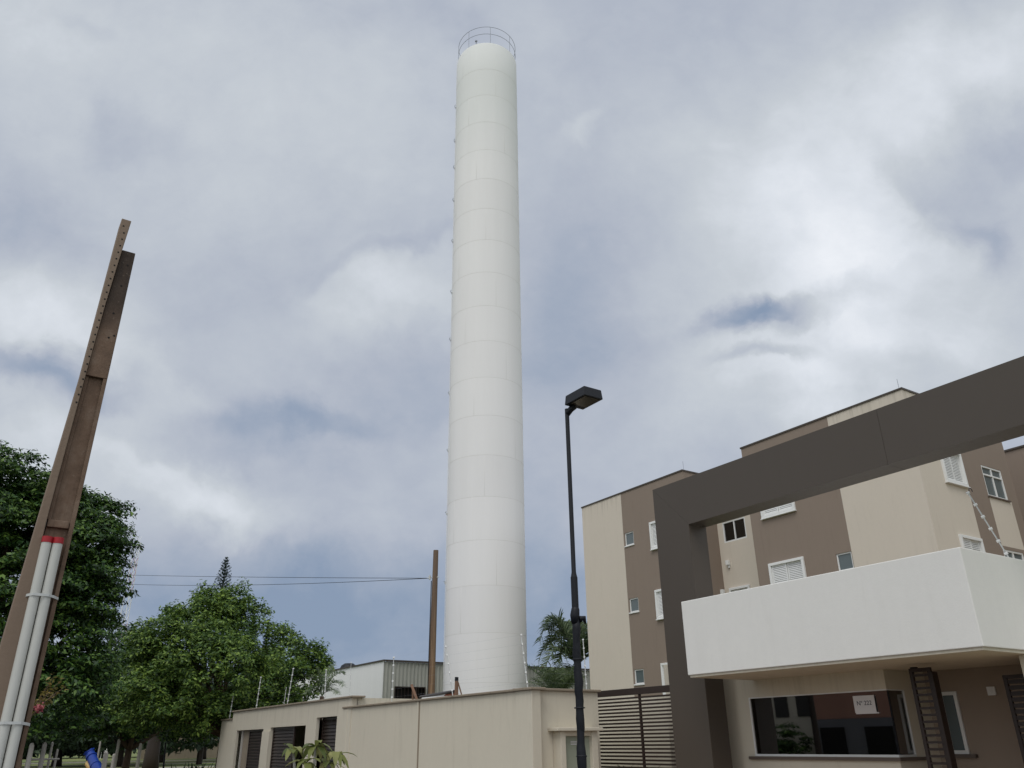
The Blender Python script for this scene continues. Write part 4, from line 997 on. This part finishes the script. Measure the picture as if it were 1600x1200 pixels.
q.build('stem', 'bark', sh); leaves_mesh('foliage', np.array([list(v_) for v_ in Pp]), np.array(Nn, float), .05, 'leaf_yel', sh, .5)
fc = at(62, 1107, 10.5); Pp = np.array(fc) + rng.normal(0, .022, (90, 3)); leaves_mesh('blossom', Pp, rng.normal(0, 1, (90, 3)), .03, 'petal', sh, .9)

# ------------------------------------------------------------------ park furniture far left
def post(x, ytop, dist, label, r=.06, lean=0, mat='greypost'):
    t0 = at(x, ytop, dist); q = MB(); q.tube([(t0.x, t0.y, -.02), (t0.x, t0.y + lean * .5, t0.z * .5), (t0.x, t0.y + lean, t0.z)], [r * 1.1, r, r * .9], 8)
    q.tube([(t0.x, t0.y + lean, t0.z - .08), (t0.x - r * 1.2, t0.y + lean, t0.z + .03)], [r * .9, r * .7], 6)
    tag(q.build('fence_post', mat, smooth='auto'), label, 'fence post', 'pale fence posts in the park')
for a_ in ((50, 1164, 28, 'leftmost pale fence post, just right of the concrete pole', .07), (70, 1163, 30, 'pale fence post, second from the left, thick and white', .07), (82, 1161, 33, 'slim pale fence post, third from the left', .04), (90, 1172, 35, 'short white fence post left of the blue slide', .04),
           (157, 1160, 40, 'thin pale fence post just right of the blue slide', .04), (166, 1176, 36, 'stout pale fence post right of the blue slide', .09), (186, 1157, 45, 'tall pale fence post in the middle of the park', .07), (220, 1163, 45, 'pale leaning fence post before the thick tree trunk', .08), (179, 1180, 40, 'short grey fence post beside the tall pale one', .08)):
    post(a_[0], a_[1], a_[2], a_[3], a_[4])
q = MB(); a_, b_ = at(45, 1187, 30), at(92, 1186, 33); q.tube([a_, b_], .03, 5); tag(q.build('fence_rail', 'greypost'), 'pale horizontal rail joining the leftmost fence posts', 'fence rail')
q = MB(); q.tube([at(259, 1160, 50), at(254, 1215, 50)], .05, 6); tag(q.build('metal_post', 'black'), 'thin dark metal post standing in the park left of the middle tree trunk', 'post')
gt = at(300, 1196, 44); gt_ = thing('grass_clump', 'tall dark spiky grass clump left of the middle tree trunk', 'plant', (gt.x, gt.y, 0))
q = MB()
for i in range(70):
    th = i * 2.4; broad_leaf(q, (gt.x + random.gauss(0, .35), gt.y + random.gauss(0, .5), .0), (math.cos(th) * .35, math.sin(th) * .35, 1), random.uniform(.7, 1.35), .06, .25)
q.build('foliage', 'leaf_far', gt_)
tk = at(238, 1180, 60); lobs = [((tk.x, tk.y, 5.2), 2.2, 2.4, 1.4), ((tk.x, tk.y + 1.5, 4.6), 1.6, 2, 1.2)]
tree('park_tree', 'low park tree with a thick grey trunk behind the pale leaning post', (tk.x, tk.y, 0), lobs, 60, .8, 60, .35, 'leaf_far', .55, 2.2, group='far trees of the park', bark='dark_stone')
sl = at(148, 1192, 38); slt = thing('playground_slide', 'blue tube playground slide with a yellow end in the park', 'slide', (sl.x, sl.y, 0))
q = MB(); pts = [at(138, 1172, 38), at(140, 1176, 38), at(146, 1190, 37.6), at(153, 1204, 37), at(160, 1215, 36.6)]
q.tube(pts, [.14, .17, .18, .19, .19], 14); tb_ = q.build('tube', 'blue', slt, smooth='auto')
q = MB()
for i in (0, 1, 2, 3):
    pc = pts[i].lerp(pts[i + 1], .5); dr = (pts[i + 1] - pts[i]).normalized(); q.tube([pc - dr * .03, pc + dr * .03], .205, 14)
q.build('collar', 'blue', tb_, smooth='auto')
q = MB(); e_ = at(141, 1197, 37.6); q.tube([at(138, 1193, 37.8), at(146, 1201, 37.4)], [.13, .15], 10); q.box(e_.x - .3, e_.x + .1, e_.y - .25, e_.y + .15, 0, e_.z - .1); q.build('platform', 'yellow', slt)
gw_ = thing('garden_wall', 'low far beige wall across the park behind the tree trunks', 'wall', (-130, 40, 0))
q = MB(); q.box(-131, -130.7, 24, 70, 0, 3.4); q.build('wall', 'coping', gw_)
q = MB(); q.box(-131.1, -130.6, 24, 70, 3.401, 3.55); q.build('coping', 'greypost', gw_)
# radio mast
ma = thing('radio_mast', 'slender red and white lattice mast half hidden by the dark tree', 'radio mast', (-148.5, 21, 0))
T_, B_ = at(208, 846, 150), at(198, 946, 150); q = MB()
for k_ in range(3):
    th = k_ * 2.094; o1 = Vector((math.cos(th), math.sin(th), 0)) * .5; q.tube([(B_.x + o1.x * 2.2, B_.y + o1.y * 2.2, 0), (B_.x + o1.x, B_.y + o1.y, T_.z)], .06, 5)
for z in np.arange(1, T_.z, 1.2):
    s_ = 2.2 - 1.2 * z / T_.z
    for k_ in range(3):
        a0_ = k_ * 2.094; a1_ = (k_ + 1) * 2.094; q.mat(int(z / 5) % 2).tube([(B_.x + math.cos(a0_) * .5 * s_, B_.y + math.sin(a0_) * .5 * s_, z), (B_.x + math.cos(a1_) * .5 * s_, B_.y + math.sin(a1_) * .5 * s_, z + 1.2)], .03, 4)
q.build('lattice', ['white', 'red'], ma)
# house across the street (seen only as the reflection in the guardhouse glass)
ho_ = thing('house', 'pale house with an orange tiled front across the street, mirrored in the guardhouse window', 'house', (-30, -14, 0))
q = MB(); q.box(-60, -29.4, -20, -13.4, 0, 5.2); q.build('wall', 'beige', ho_)
q = MB(); q.box(-29.39, -16, -20, -12.5, 2.5, 4.4); q.build('upper_wall', 'terracotta', ho_)
q = MB(); q.box(-29.39, -16, -20, -12.4, 0, 2.49); q.build('lower_wall', 'grey_wall', ho_)
for x in (-56, -50, -44, -38, -32.6, -31.1):
    q = MB(); q.box(x, x + .9, -13.39, -13.35, 2.7, 3.9); q.build('window', 'inner_dark', ho_)
for (x0, x1) in ((-29, -27.6), (-26.4, -24.9)):
    q = MB(); q.box(x0, x1, -12.39, -12.3, .1, 2.1); q.build('door', 'hole', ho_)
hg = thing('hedge', 'dark clipped hedge in front of the pale house across the street', 'hedge', (-38, -12, 0))
a_, b_ = crown_points([((x, -12.2, 1.2), .7, .6, 1.15) for x in np.arange(-46, -29.6, 1.1)], 320, .45, 90); leaves_mesh('foliage', a_, b_, .16, 'leaf_dark', hg)
pt_ = thing('utility_pole', 'dark street pole across the street, mirrored in the guardhouse window', 'utility pole', (-26.9, -9.2, 0))
q = MB(); q.tube([(-26.9, -9.2, 0), (-26.9, -9.2, 8)], [.16, .11], 10); q.build('pole', 'dark_stone', pt_)

sc.cycles.max_bounces = 8; sc.cycles.transparent_max_bounces = 12
sc.cycles.use_denoising = True
